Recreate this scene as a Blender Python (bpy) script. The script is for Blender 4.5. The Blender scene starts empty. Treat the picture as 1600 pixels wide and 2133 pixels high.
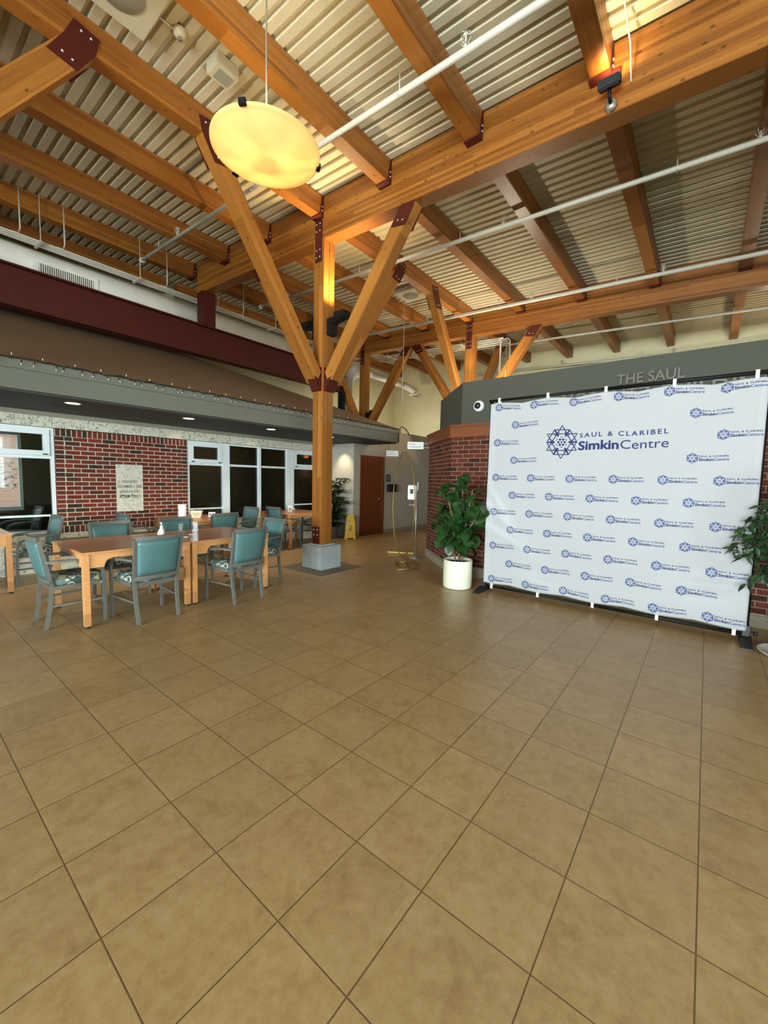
import bpy, bmesh, math, random
from mathutils import Vector, Matrix
R = math.radians
random.seed(7)
scene = bpy.context.scene
COL = scene.collection

# ------------------------------------------------------------------ camera
TILE = 0.406
CAM_H = 3.7976 * TILE
def cam_axes(pitch, roll, yaw):
    cy, sy = math.cos(yaw), math.sin(yaw)
    f = Vector((sy, cy, 0)); r = Vector((cy, -sy, 0)); u = Vector((0, 0, 1))
    cp, sp = math.cos(pitch), math.sin(pitch)
    f2 = f * cp + u * sp; u2 = u * cp - f * sp
    cr, sr = math.cos(roll), math.sin(roll)
    return r * cr + u2 * sr, u2 * cr - r * sr, f2
CR, CU, CF = cam_axes(-.07992297, .02213338, -.66928043)
cd = bpy.data.cameras.new('camera'); cam = bpy.data.objects.new('camera', cd); COL.objects.link(cam)
cd.sensor_fit = 'VERTICAL'; cd.sensor_height = 36.0; cd.sensor_width = 36.0
cd.lens = 847.8 / 2133 * 36.0
cd.clip_start = 0.05; cd.clip_end = 200
cam.matrix_world = Matrix(((CR.x, CU.x, -CF.x, 0), (CR.y, CU.y, -CF.y, 0), (CR.z, CU.z, -CF.z, CAM_H), (0, 0, 0, 1)))
scene.camera = cam

# ------------------------------------------------------------------ exposure, world, daylight
scene.view_settings.view_transform = 'Standard'
scene.view_settings.look = 'None'
scene.view_settings.gamma = 1.0
scene.view_settings.use_curve_mapping = False
scene.view_settings.exposure = 0.0
scene.cycles.use_denoising = True
scene.cycles.max_bounces = 8
scene.cycles.diffuse_bounces = 5
scene.cycles.glossy_bounces = 4
scene.cycles.transparent_max_bounces = 12
scene.cycles.sample_clamp_indirect = 6.0
scene.cycles.caustics_reflective = False
scene.cycles.caustics_refractive = False
wd = bpy.data.worlds.new('sky'); scene.world = wd; wd.use_nodes = True
bg = wd.node_tree.nodes['Background']; bg.inputs['Color'].default_value = (.80, .92, 1.0, 1); bg.inputs['Strength'].default_value = 5.5

def area(name, loc, target, sx, sy, power, color=(1, 1, 1), spread=180):
    l = bpy.data.lights.new(name, 'AREA'); l.shape = 'RECTANGLE'; l.size = sx; l.size_y = sy
    l.energy = power; l.color = color; l.spread = R(spread)
    o = bpy.data.objects.new(name, l); COL.objects.link(o); o.location = loc
    o.rotation_euler = (Vector(target) - Vector(loc)).to_track_quat('-Z', 'Y').to_euler()
    return o
DAY = (.86, .94, 1.0)
area('daylight_right', (4.35, -.6, 1.85), (0, -.6, 1.85), 7.4, 1.9, 900, DAY)
area('daylight_front', (.3, -9.35, 2.15), (.3, 0, 2.15), 7.0, 2.4, 5200, DAY)

def spot(name, loc, target, power, color, size=60, blend=.6, rad=.05):
    l = bpy.data.lights.new(name, 'SPOT'); l.energy = power; l.color = color; l.spot_size = R(size)
    l.spot_blend = blend; l.shadow_soft_size = rad
    o = bpy.data.objects.new(name, l); COL.objects.link(o); o.location = loc
    o.rotation_euler = (Vector(target) - Vector(loc)).to_track_quat('-Z', 'Y').to_euler()
    return o
def point(name, loc, power, color, rad=.05):
    l = bpy.data.lights.new(name, 'POINT'); l.energy = power; l.color = color; l.shadow_soft_size = rad
    o = bpy.data.objects.new(name, l); COL.objects.link(o); o.location = loc
    return o
WARM = (1.0, .74, .40)

# ------------------------------------------------------------------ materials
def lin(c):
    return tuple((x / 12.92 if x <= .04045 else ((x + .055) / 1.055) ** 2.4) for x in [v / 255 for v in c]) + (1,)
class NT:
    def __init__(s, name):
        s.m = bpy.data.materials.new(name); s.m.use_nodes = True; s.t = s.m.node_tree; s.n = s.t.nodes
        s.b = s.n['Principled BSDF']; s.out = s.n['Material Output']
    def add(s, typ, **kw):
        n = s.n.new(typ)
        for k, v in kw.items():
            if k.startswith('i_'):
                key = k[2:]
                n.inputs[int(key) if key.isdigit() else key.replace('_', ' ')].default_value = v
            else: setattr(n, k, v)
        return n
    def link(s, a, b): s.t.links.new(a, b)
    def math(s, op, a, b=None, c=None):
        n = s.n.new('ShaderNodeMath'); n.operation = op
        for i, v in enumerate((a, b, c)):
            if v is None: continue
            if isinstance(v, (int, float)): n.inputs[i].default_value = v
            else: s.link(v, n.inputs[i])
        return n.outputs[0]
    def mix(s, fac, a, b, blend='MIX'):
        n = s.n.new('ShaderNodeMix'); n.data_type = 'RGBA'; n.blend_type = blend
        for i, v in ((0, fac), (6, a), (7, b)):
            if isinstance(v, (int, float)): n.inputs[i].default_value = v
            elif isinstance(v, tuple): n.inputs[i].default_value = v
            else: s.link(v, n.inputs[i])
        return n.outputs[2]
    def ramp(s, fac, stops, interp='LINEAR'):
        n = s.n.new('ShaderNodeValToRGB'); n.color_ramp.interpolation = interp
        e = n.color_ramp.elements
        e[0].position, e[0].color = stops[0]; e[1].position, e[1].color = stops[-1]
        for p, c in stops[1:-1]:
            x = e.new(p); x.color = c
        s.link(fac, n.inputs[0]); return n.outputs[0]
    def coord(s, which='Object'): return s.add('ShaderNodeTexCoord').outputs[which]
    def mapping(s, vec, scale=(1, 1, 1), loc=(0, 0, 0)):
        n = s.add('ShaderNodeMapping'); n.inputs['Scale'].default_value = scale; n.inputs['Location'].default_value = loc
        s.link(vec, n.inputs['Vector']); return n.outputs[0]
    def noise(s, vec, scale, detail=3, rough=.5, out=0):
        n = s.add('ShaderNodeTexNoise'); n.inputs['Scale'].default_value = scale; n.inputs['Detail'].default_value = detail
        n.inputs['Roughness'].default_value = rough; s.link(vec, n.inputs['Vector']); return n.outputs[out]
    def bump(s, h, strength=.3, dist=.01):
        n = s.add('ShaderNodeBump'); n.inputs['Strength'].default_value = strength; n.inputs['Distance'].default_value = dist
        s.link(h, n.inputs['Height']); s.link(n.outputs[0], s.b.inputs['Normal'])
    def col(s, v):
        if isinstance(v, tuple): s.b.inputs['Base Color'].default_value = v
        else: s.link(v, s.b.inputs['Base Color'])

def plain(name, rgb, rough=.5, metal=0, spec=.5, vary=.06, scale=3.0, emit=None, estr=0):
    t = NT(name); c = lin(rgb)
    n = t.noise(t.coord(), scale, 4)
    lo = tuple(max(0, x * (1 - vary)) for x in c[:3]) + (1,); hi = tuple(min(1, x * (1 + vary)) for x in c[:3]) + (1,)
    t.col(t.ramp(n, [(.3, lo), (.7, hi)]))
    t.b.inputs['Roughness'].default_value = rough; t.b.inputs['Metallic'].default_value = metal
    t.b.inputs['Specular IOR Level'].default_value = spec
    if emit:
        t.b.inputs['Emission Color'].default_value = lin(emit); t.b.inputs['Emission Strength'].default_value = estr
    return t.m

def wood(name, dark, mid, light, lam=.038, rough=.42, knots=True, grain=1.0):
    t = NT(name)
    oi = t.add('ShaderNodeObjectInfo')
    v = t.coord()
    sep = t.add('ShaderNodeSeparateXYZ'); t.link(v, sep.inputs[0])
    # laminations along local z
    lz = t.math('FLOOR', t.math('DIVIDE', sep.outputs[2], lam))
    lx = t.math('FLOOR', t.math('ADD', t.math('DIVIDE', sep.outputs[0], 3.1), t.math('MULTIPLY', lz, .37)))
    cmb = t.add('ShaderNodeCombineXYZ'); t.link(lx, cmb.inputs[0]); t.link(lz, cmb.inputs[1]); t.link(t.math('MULTIPLY', oi.outputs['Random'], 50), cmb.inputs[2])
    wn = t.add('ShaderNodeTexWhiteNoise'); wn.noise_dimensions = '3D'; t.link(cmb.outputs[0], wn.inputs['Vector'])
    off = t.add('ShaderNodeVectorMath'); off.operation = 'ADD'; t.link(v, off.inputs[0])
    sc = t.add('ShaderNodeVectorMath'); sc.operation = 'SCALE'; t.link(wn.outputs['Color'], sc.inputs[0]); sc.inputs['Scale'].default_value = 7
    t.link(sc.outputs[0], off.inputs[1])
    g = t.noise(t.mapping(off.outputs[0], (.9, 22, 22)), 2.2 * grain, 5, .6)
    g2 = t.noise(t.mapping(off.outputs[0], (2.2, 130, 130)), 2.0, 3, .6)
    f = t.math('ADD', t.math('ADD', t.math('MULTIPLY', wn.outputs['Value'], .30), t.math('MULTIPLY', g, .38)), t.math('MULTIPLY', g2, .32))
    c = t.ramp(f, [(.22, lin(dark)), (.5, lin(mid)), (.8, lin(light))])
    # thin glue lines
    fr = t.math('FRACT', t.math('DIVIDE', sep.outputs[2], lam))
    gl = t.math('LESS_THAN', fr, .05)
    c = t.mix(t.math('MULTIPLY', gl, .35), c, lin(tuple(int(x * .55) for x in dark)))
    if knots:
        vo = t.add('ShaderNodeTexVoronoi'); vo.inputs['Scale'].default_value = 4.6; vo.inputs['Randomness'].default_value = 1
        t.link(t.mapping(off.outputs[0], (1.0, 1.9, 1.9)), vo.inputs['Vector'])
        k = t.ramp(vo.outputs['Distance'], [(.06, (1, 1, 1, 1)), (.13, (0, 0, 0, 1))])
        kk = t.math('MULTIPLY', k, .75)
        c = t.mix(kk, c, lin(tuple(int(x * .42) for x in dark)))
    t.col(c); t.b.inputs['Roughness'].default_value = rough
    t.bump(g, .08, .004)
    return t.m

def brick(name, bw=.203, rh=.0705, offset=.5, mortar=.012, c1=(104, 46, 37), c2=(86, 40, 34), c3=(56, 44, 38), mc=(212, 200, 174), size=.1):
    t = NT(name); uv = t.add('ShaderNodeUVMap').outputs[0]
    def bt(a, b):
        n = t.add('ShaderNodeTexBrick'); n.offset = offset; n.offset_frequency = 2; n.squash = 1
        n.inputs['Scale'].default_value = 1; n.inputs['Brick Width'].default_value = bw; n.inputs['Row Height'].default_value = rh
        n.inputs['Mortar Size'].default_value = mortar / 2; n.inputs['Mortar Smooth'].default_value = .15; n.inputs['Bias'].default_value = 0
        n.inputs['Color1'].default_value = a; n.inputs['Color2'].default_value = b; n.inputs['Mortar'].default_value = (.5, .5, .5, 1)
        t.link(uv, n.inputs['Vector']); return n
    n = bt((0, 0, 0, 1), (1, 1, 1, 1))
    c = t.ramp(n.outputs['Color'], [(.0, lin(c3)), (.10, lin(c3)), (.2, lin(c2)), (.55, lin(c1)), (1, lin(tuple(min(255, int(x * 1.12)) for x in c1)))])
    gr = t.noise(uv, 60, 4)
    c = t.mix(.35, c, t.ramp(gr, [(.3, (.25, .25, .25, 1)), (.7, (.9, .9, .9, 1))]), 'OVERLAY')
    mn = t.mix(gr, lin(mc), lin(tuple(int(x * .88) for x in mc)))
    t.col(t.mix(n.outputs['Fac'], c, mn)); t.b.inputs['Roughness'].default_value = .85
    t.b.inputs['Specular IOR Level'].default_value = .25
    t.bump(t.math('SUBTRACT', 1, n.outputs['Fac']), .5, .006)
    return t.m

def floor_mat():
    t = NT('floor_tile'); v = t.coord('Object')
    s = t.add('ShaderNodeSeparateXYZ'); t.link(v, s.inputs[0])
    u = t.math('DIVIDE', s.outputs[0], TILE * 1.0035)
    big = t.math('GREATER_THAN', u, -1.9)
    ua = t.math('SUBTRACT', u, .178); ub = t.math('ADD', u, 2.631)
    uu = t.math('ADD', t.math('MULTIPLY', ua, big), t.math('MULTIPLY', ub, t.math('SUBTRACT', 1, big)))
    w = t.math('SUBTRACT', t.math('DIVIDE', s.outputs[1], TILE), 3.995)
    def line(x):
        f = t.math('FRACT', x); d = t.math('MINIMUM', f, t.math('SUBTRACT', 1, f)); return d
    d = t.math('MINIMUM', line(uu), line(w))
    grout = t.ramp(d, [(.0045, (1, 1, 1, 1)), (.0080, (0, 0, 0, 1))])
    cell = t.add('ShaderNodeCombineXYZ'); t.link(t.math('FLOOR', uu), cell.inputs[0]); t.link(t.math('FLOOR', w), cell.inputs[1])
    wn = t.add('ShaderNodeTexWhiteNoise'); wn.noise_dimensions = '2D'; t.link(cell.outputs[0], wn.inputs['Vector'])
    shift = t.add('ShaderNodeVectorMath'); shift.operation = 'MULTIPLY_ADD'; t.link(wn.outputs['Color'], shift.inputs[0]); shift.inputs[1].default_value = (9, 9, 9); t.link(v, shift.inputs[2])
    n1 = t.noise(shift.outputs[0], 5.0, 6, .68)
    n2 = t.noise(shift.outputs[0], 20, 5, .72)
    f = t.math('ADD', t.math('MULTIPLY', n1, .5), t.math('MULTIPLY', n2, .5))
    c = t.ramp(f, [(.30, lin((132, 104, 66))), (.5, lin((150, 123, 83))), (.72, lin((160, 135, 96)))])
    fine = t.noise(v, 220, 2, .6)
    c = t.mix(.12, c, t.ramp(fine, [(.35, (.2, .2, .2, 1)), (.65, (.8, .8, .8, 1))]), 'OVERLAY')
    tone = t.ramp(wn.outputs['Value'], [(0, (.47, .47, .47, 1)), (1, (.53, .53, .53, 1))])
    c = t.mix(1.0, c, tone, 'OVERLAY')
    t.col(t.mix(grout, c, lin((92, 70, 46))))
    rr = t.math('ADD', .28, t.math('MULTIPLY', n2, .16))
    t.link(t.math('ADD', rr, t.math('MULTIPLY', grout, .1)), t.b.inputs['Roughness'])
    t.b.inputs['Specular IOR Level'].default_value = .45
    h = t.math('SUBTRACT', t.math('MULTIPLY', n2, .12), grout)
    t.bump(h, .35, .003)
    return t.m

def stone_mat(name, a=(206, 204, 186), b=(128, 126, 110), scale=38):
    t = NT(name); v = t.coord()
    n = t.noise(t.mapping(v, (1, 1, 1.2)), scale, 4, .6)
    n2 = t.noise(v, scale * .35, 2, .5)
    f = t.math('ADD', t.math('MULTIPLY', n, .7), t.math('MULTIPLY', n2, .3))
    t.col(t.ramp(f, [(.38, lin(b)), (.48, lin(a)), (.7, lin(tuple(min(255, x + 18) for x in a)))]))
    t.b.inputs['Roughness'].default_value = .8; t.bump(n, .25, .004); return t.m

def glass_mat():
    t = NT('window_glass')
    tr = t.add('ShaderNodeBsdfTransparent'); tr.inputs[0].default_value = (.62, .66, .64, 1)
    gl = t.add('ShaderNodeBsdfGlossy'); gl.inputs['Roughness'].default_value = .02; gl.inputs[0].default_value = (.9, .95, .95, 1)
    fr = t.add('ShaderNodeFresnel'); fr.inputs[0].default_value = 1.5
    mx = t.add('ShaderNodeMixShader'); t.link(t.math('MINIMUM', t.math('ADD', t.math('MULTIPLY', fr.outputs[0], 1.0), .0), 1.0), mx.inputs[0])
    t.link(tr.outputs[0], mx.inputs[1]); t.link(gl.outputs[0], mx.inputs[2]); t.link(mx.outputs[0], t.out.inputs[0])
    t.n.remove(t.b); return t.m

def clear_plastic():
    t = NT('clear_acrylic')
    tr = t.add('ShaderNodeBsdfTransparent'); tr.inputs[0].default_value = (.93, .95, .96, 1)
    gl = t.add('ShaderNodeBsdfGlossy'); gl.inputs['Roughness'].default_value = .05
    mx = t.add('ShaderNodeMixShader'); mx.inputs[0].default_value = .16
    t.link(tr.outputs[0], mx.inputs[1]); t.link(gl.outputs[0], mx.inputs[2]); t.link(mx.outputs[0], t.out.inputs[0])
    t.n.remove(t.b); return t.m

def seat_fabric():
    t = NT('patterned_seat_fabric'); v = t.mapping(t.coord(), (11, 11, 11))
    vo = t.add('ShaderNodeTexVoronoi'); vo.inputs['Scale'].default_value = 1; t.link(v, vo.inputs['Vector'])
    ring = t.ramp(vo.outputs['Distance'], [(.0, (0, 0, 0, 1)), (.30, (0, 0, 0, 1)), (.34, (1, 1, 1, 1)), (.42, (1, 1, 1, 1)), (.46, (0, 0, 0, 1))])
    sp = t.add('ShaderNodeSeparateColor'); t.link(vo.outputs['Color'], sp.inputs[0])
    fill = t.ramp(sp.outputs[0], [(0, lin((62, 74, 68))), (.35, lin((86, 104, 98))), (.6, lin((52, 58, 54))), (.62, lin((172, 158, 112))), (.78, lin((172, 158, 112))), (.8, lin((92, 110, 106)))], 'CONSTANT')
    c = t.mix(t.math('MULTIPLY', ring, .8), fill, lin((198, 200, 184)))
    t.col(c); t.b.inputs['Roughness'].default_value = .8; return t.m

def leaf_mat(name, dark, light, rough=.35):
    t = NT(name); n = t.noise(t.coord(), 9, 3)
    t.col(t.ramp(n, [(.3, lin(dark)), (.7, lin(light))])); t.b.inputs['Roughness'].default_value = rough
    return t.m

M = {}
M['floor'] = floor_mat()
M['glulam'] = wood('glulam_timber', (100, 54, 16), (140, 84, 28), (172, 112, 46))
M['glulam_post'] = wood('glulam_post_timber', (114, 66, 22), (154, 98, 38), (182, 124, 58), lam=.09)
M['oak'] = wood('oak_trim', (100, 52, 20), (124, 66, 28), (142, 80, 38), lam=.6, knots=False)
M['door_wood'] = wood('cherry_door_veneer', (92, 44, 20), (108, 54, 26), (122, 64, 32), lam=3, knots=False)
M['table_top'] = wood('table_laminate_wood', (140, 88, 52), (158, 102, 62), (170, 114, 72), lam=3, knots=False, rough=.28)
M['table_edge'] = wood('maple_table_wood', (186, 128, 76), (206, 148, 92), (218, 164, 108), lam=3, knots=False, rough=.4)
M['maroon'] = plain('maroon_painted_steel', (72, 22, 13), .55, 0, .3)
M['bolt'] = plain('galvanised_bolt', (205, 205, 210), .3, .7)
M['deck'] = plain('painted_corrugated_deck', (192, 182, 154), .55, 0, .35, .05, 1.5)
M['cream'] = plain('cream_wall_paint', (214, 208, 172), .8, 0, .2, .03)
M['white_duct'] = plain('white_painted_duct', (232, 232, 222), .55)
M['pipe'] = plain('white_painted_pipe', (200, 196, 182), .45)
M['bulkhead'] = plain('grey_green_bulkhead_paint', (78, 78, 68), .75, 0, .2, .02)
M['fascia'] = plain('grey_green_fascia_paint', (104, 106, 96), .6, 0, .3, .03)
M['soffit'] = plain('dark_grey_soffit_panel', (54, 55, 50), .7)
M['roof_tan'] = plain('tan_canopy_roof', (128, 108, 86), .8, 0, .15, .04)
M['taupe'] = plain('taupe_hall_paint', (148, 134, 112), .8, 0, .2, .03)
M['grey_wall'] = plain('light_grey_wall_paint', (174, 168, 154), .8, 0, .2, .03)
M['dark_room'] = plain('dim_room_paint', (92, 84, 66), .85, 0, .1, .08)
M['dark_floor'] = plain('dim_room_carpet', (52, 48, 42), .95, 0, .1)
M['greige'] = plain('greige_trim_paint', (142, 138, 122), .7)
M['frame_white'] = plain('white_vinyl_frame', (222, 232, 234), .35)
M['glass'] = glass_mat()
M['acrylic'] = clear_plastic()
M['stone'] = stone_mat('tyndall_stone')
M['plaque_stone'] = stone_mat('plaque_tyndall_stone', (206, 204, 188), (166, 164, 148))
M['concrete'] = plain('grey_cast_concrete', (150, 156, 156), .75, 0, .2, .12, 6)
M['border_tile'] = plain('dark_slate_border_tile', (96, 88, 76), .5, 0, .3, .08, 8)
M['base_tile'] = plain('beige_base_tile', (142, 132, 112), .5, 0, .3, .08, 8)
M['brick'] = brick('red_brick_running_bond')
M['brick_stack'] = brick('red_brick_stack_bond', bw=.5, offset=0)
M['brick_soldier'] = brick('red_brick_soldier_course', bw=.0705, rh=.5, offset=0)
M['brick_r'] = brick('red_brick_feature_wall', c1=(88, 40, 30), c2=(72, 32, 25), c3=(52, 30, 25), mc=(142, 118, 94))
M['chair_metal'] = plain('grey_powder_coated_metal', (98, 98, 92), .4, .1)
M['teal'] = plain('teal_vinyl', (74, 110, 111), .42, 0, .5, .04)
M['seat'] = seat_fabric()
M['black'] = plain('black_metal', (10, 10, 10), .6, 0, .3)
M['black_plastic'] = plain('black_plastic', (24, 24, 26), .5)
M['wire'] = plain('dark_green_wire', (26, 28, 22), .6)
M['bulb'] = plain('clear_bulb_plastic', (225, 215, 195), .2)
M['gold'] = plain('brass_gold_metal', (150, 124, 64), .48, .7)
M['chrome'] = plain('brushed_steel', (150, 146, 136), .4, .6)
M['white'] = plain('white_plastic', (236, 236, 232), .35)
M['paper'] = plain('white_paper', (240, 240, 238), .8)
M['cloth'] = plain('white_polyester_cloth', (236, 238, 242), .7, 0, .2, .01)
M['hem'] = plain('white_cloth_hem', (240, 242, 246), .7, 0, .2, .01)
M['strap'] = plain('cream_webbing_strap', (228, 226, 210), .8)
M['navy'] = plain('navy_print_ink', (26, 42, 96), .6, 0, .2, .02)
M['navy2'] = plain('blue_print_ink', (48, 72, 134), .6, 0, .2, .02)
M['ink'] = plain('black_print_ink', (26, 26, 28), .6)
M['sign_letter'] = plain('bronze_grey_letters', (88, 81, 70), .5)
M['pot_cream'] = plain('glazed_cream_pot', (222, 222, 200), .25, 0, .5, .02)
M['pot_grey'] = plain('grey_plastic_pot', (108, 104, 102), .5)
M['pot_white'] = plain('white_pail', (206, 204, 196), .4)
M['soil'] = plain('potting_soil', (34, 26, 20), .95, 0, .1, .3, 30)
M['bark'] = plain('plant_stem_bark', (118, 104, 84), .8, 0, .2, .2, 20)
M['fig_leaf'] = leaf_mat('fiddle_leaf_green', (18, 38, 16), (50, 84, 40), .28)
M['dark_leaf'] = leaf_mat('dark_glossy_leaf', (20, 34, 16), (46, 66, 32), .35)
M['ficus_leaf'] = leaf_mat('weeping_fig_leaf', (22, 40, 24), (52, 78, 46), .35)
M['yellow'] = plain('yellow_plastic', (196, 158, 20), .45)
M['red_plastic'] = plain('red_print', (150, 40, 30), .5)
M['basket'] = plain('cream_fabric_basket', (228, 222, 184), .8)
M['clear'] = M['acrylic']
M['teal_sign'] = plain('grey_green_door_sign', (88, 96, 88), .5)
M['lens'] = plain('lit_downlight_lens', (255, 246, 225), .5, emit=(255, 240, 215), estr=9)
M['outside_brick'] = plain('far_building_brick', (206, 160, 146), .9, 0, .1, .1, 6)
M['outside_tree'] = leaf_mat('outside_foliage', (70, 84, 52), (150, 160, 110), .8)
M['outside_roof'] = plain('turquoise_canopy', (110, 190, 180), .7)
def dish_mat():
    t = NT('alabaster_glass_bowl'); v = t.coord()
    n = t.noise(v, 5, 3)
    t.col(t.ramp(n, [(.3, lin((232, 214, 150))), (.7, lin((244, 228, 170)))]))
    t.b.inputs['Roughness'].default_value = .35
    t.b.inputs['Transmission Weight'].default_value = 0
    tl = t.add('ShaderNodeBsdfTranslucent'); tl.inputs[0].default_value = lin((255, 236, 190))
    mx = t.add('ShaderNodeMixShader'); mx.inputs[0].default_value = .55
    t.link(t.b.outputs[0], mx.inputs[1]); t.link(tl.outputs[0], mx.inputs[2]); t.link(mx.outputs[0], t.out.inputs[0])
    return t.m
M['dish'] = dish_mat()

# ------------------------------------------------------------------ mesh helpers
class MB:
    """collects shapes, then links them as ONE mesh object"""
    def __init__(s): s.bm = bmesh.new(); s.uv = None; s.mats = []
    def mi(s, mat):
        if mat is None: return 0
        if mat not in s.mats: s.mats.append(mat)
        return s.mats.index(mat)
    def face(s, pts, mat=None, smooth=False, uvs=None):
        vs = [s.bm.verts.new(p) for p in pts]; f = s.bm.faces.new(vs); f.material_index = s.mi(mat); f.smooth = smooth
        if uvs:
            if s.uv is None: s.uv = s.bm.loops.layers.uv.new('UVMap')
            for l, u in zip(f.loops, uvs): l[s.uv].uv = u
        return f
    def box(s, c, d, mat=None, m=None, bev=0):
        x, y, z = [k / 2 for k in d]; P = []
        for sx, sy, sz in ((-1, -1, -1), (1, -1, -1), (1, 1, -1), (-1, 1, -1), (-1, -1, 1), (1, -1, 1), (1, 1, 1), (-1, 1, 1)):
            p = Vector((sx * x, sy * y, sz * z))
            if m is not None: p = m @ p
            P.append(s.bm.verts.new(p + Vector(c)))
        fs = []
        for q in ((0, 3, 2, 1), (4, 5, 6, 7), (0, 1, 5, 4), (1, 2, 6, 5), (2, 3, 7, 6), (3, 0, 4, 7)):
            f = s.bm.faces.new([P[i] for i in q]); f.material_index = s.mi(mat); fs.append(f)
        if bev > 0:
            es = {e for f in fs for e in f.edges}
            bmesh.ops.bevel(s.bm, geom=list(es), offset=bev, segments=2, affect='EDGES', clamp_overlap=True)
        return s
    def bx(s, x0, x1, y0, y1, z0, z1, mat=None, bev=0):
        return s.box(((x0 + x1) / 2, (y0 + y1) / 2, (z0 + z1) / 2), (abs(x1 - x0), abs(y1 - y0), abs(z1 - z0)), mat, None, bev)
    def prism(s, pts2, axis, a, b, mat=None):
        """extrude a 2D outline along axis ('x','y','z') from a to b"""
        def P(p, t):
            return {'x': (t, p[0], p[1]), 'y': (p[0], t, p[1]), 'z': (p[0], p[1], t)}[axis]
        A = [s.bm.verts.new(P(p, a)) for p in pts2]; B = [s.bm.verts.new(P(p, b)) for p in pts2]
        k = s.mi(mat); n = len(pts2); fs = [s.bm.faces.new(A[::-1]), s.bm.faces.new(B)]
        for i in range(n): fs.append(s.bm.faces.new((A[i], A[(i + 1) % n], B[(i + 1) % n], B[i])))
        for f in fs: f.material_index = k
        bmesh.ops.recalc_face_normals(s.bm, faces=fs)
        return s
    def sweep(s, path, w, h=None, mat=None, n=8, smooth=True, up=(0, 0, 1), taper=None, caps=True):
        """tube (h None) or rectangular bar swept along a path"""
        path = [Vector(p) for p in path]; rings = []
        for i, p in enumerate(path):
            if i == 0: d = path[1] - p
            elif i == len(path) - 1: d = p - path[i - 1]
            else: d = (path[i + 1] - p).normalized() + (p - path[i - 1]).normalized()
            d.normalize(); u = Vector(up)
            if abs(d.dot(u)) > .98: u = Vector((1, 0, 0)) if abs(d.x) < .9 else Vector((0, 1, 0))
            sd = d.cross(u).normalized(); uu = sd.cross(d).normalized()
            k = 1 if taper is None else taper[i]
            if h is None: ring = [p + (sd * math.cos(2 * math.pi * j / n) + uu * math.sin(2 * math.pi * j / n)) * w * k for j in range(n)]
            else: ring = [p + sd * a * w / 2 * k + uu * b * h / 2 * k for a, b in ((-1, -1), (1, -1), (1, 1), (-1, 1))]
            rings.append([s.bm.verts.new(q) for q in ring])
        mi = s.mi(mat); m = len(rings[0]); fs = []
        for a, b in zip(rings, rings[1:]):
            for j in range(m):
                f = s.bm.faces.new((a[j], a[(j + 1) % m], b[(j + 1) % m], b[j])); f.smooth = smooth and h is None; f.material_index = mi; fs.append(f)
        if caps:
            for r_ in (rings[0][::-1], rings[-1]):
                f = s.bm.faces.new(r_); f.material_index = mi; fs.append(f)
        bmesh.ops.recalc_face_normals(s.bm, faces=fs)
        return s
    def lathe(s, prof, c=(0, 0, 0), n=32, mat=None, smooth=True):
        rings = []
        for r, z in prof:
            rings.append([s.bm.verts.new((c[0] + r * math.cos(2 * math.pi * j / n), c[1] + r * math.sin(2 * math.pi * j / n), c[2] + z)) for j in range(n)] if r > 1e-6 else [s.bm.verts.new((c[0], c[1], c[2] + z))])
        mi = s.mi(mat)
        for a, b in zip(rings, rings[1:]):
            for j in range(n):
                k = (j + 1) % n
                q = [a[0] if len(a) == 1 else a[j], a[0] if len(a) == 1 else a[k], b[0] if len(b) == 1 else b[k], b[0] if len(b) == 1 else b[j]]
                q2 = []
                for v in q:
                    if v not in q2: q2.append(v)
                if len(q2) >= 3:
                    f = s.bm.faces.new(q2); f.smooth = smooth; f.material_index = mi
        return s
    def build(s, name, mat=None, parent=None, loc=None, rot=None):
        me = bpy.data.meshes.new(name); s.bm.to_mesh(me); s.bm.free()
        o = bpy.data.objects.new(name, me); COL.objects.link(o)
        if s.mats:
            for k in s.mats: me.materials.append(M[k] if isinstance(k, str) else k)
        if mat is not None and not s.mats: me.materials.append(M[mat] if isinstance(mat, str) else mat)
        if parent is not None: o.parent = parent
        if loc is not None: o.location = loc
        if rot is not None: o.rotation_euler = rot
        return o

def tag(o, label, cat, group=None, kind=None):
    if label: o['label'] = label
    if cat: o['category'] = cat
    if group: o['group'] = group
    if kind: o['kind'] = kind
    return o
def struct(o):
    o['kind'] = 'structure'; return o
def thing(name, label, cat, loc=(0, 0, 0), rz=0, group=None):
    o = bpy.data.objects.new(name, None); o.empty_display_size = .1; COL.objects.link(o); o.location = loc; o.rotation_euler = (0, 0, rz)
    return tag(o, label, cat, group)
def dup(root, loc, rz, label, group=None):
    r = root.copy(); COL.objects.link(r); r.location = loc; r.rotation_euler = (0, 0, rz); r['label'] = label
    if group: r['group'] = group
    for ch in list(root.children):
        c = ch.copy(); COL.objects.link(c); c.parent = r
        for g in list(ch.children):
            d = g.copy(); COL.objects.link(d); d.parent = c
    return r
def text_mesh(body, size, offset=0, align='LEFT', spacing=1.0, extrude=0):
    """returns list of polygons (2D) and vertices of a text in its own plane"""
    cu = bpy.data.curves.new('lettering', 'FONT'); cu.body = body; cu.size = size; cu.offset = offset
    cu.align_x = align; cu.space_character = spacing; cu.extrude = extrude; cu.resolution_u = 3; cu.fill_mode = 'FRONT' if extrude == 0 else 'BOTH'
    ob = bpy.data.objects.new('lettering', cu); COL.objects.link(ob)
    me = bpy.data.meshes.new_from_object(ob)
    vs = [v.co.copy() for v in me.vertices]; fs = [list(p.vertices) for p in me.polygons]
    COL.objects.unlink(ob); bpy.data.objects.remove(ob); bpy.data.curves.remove(cu); bpy.data.meshes.remove(me)
    return vs, fs
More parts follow.
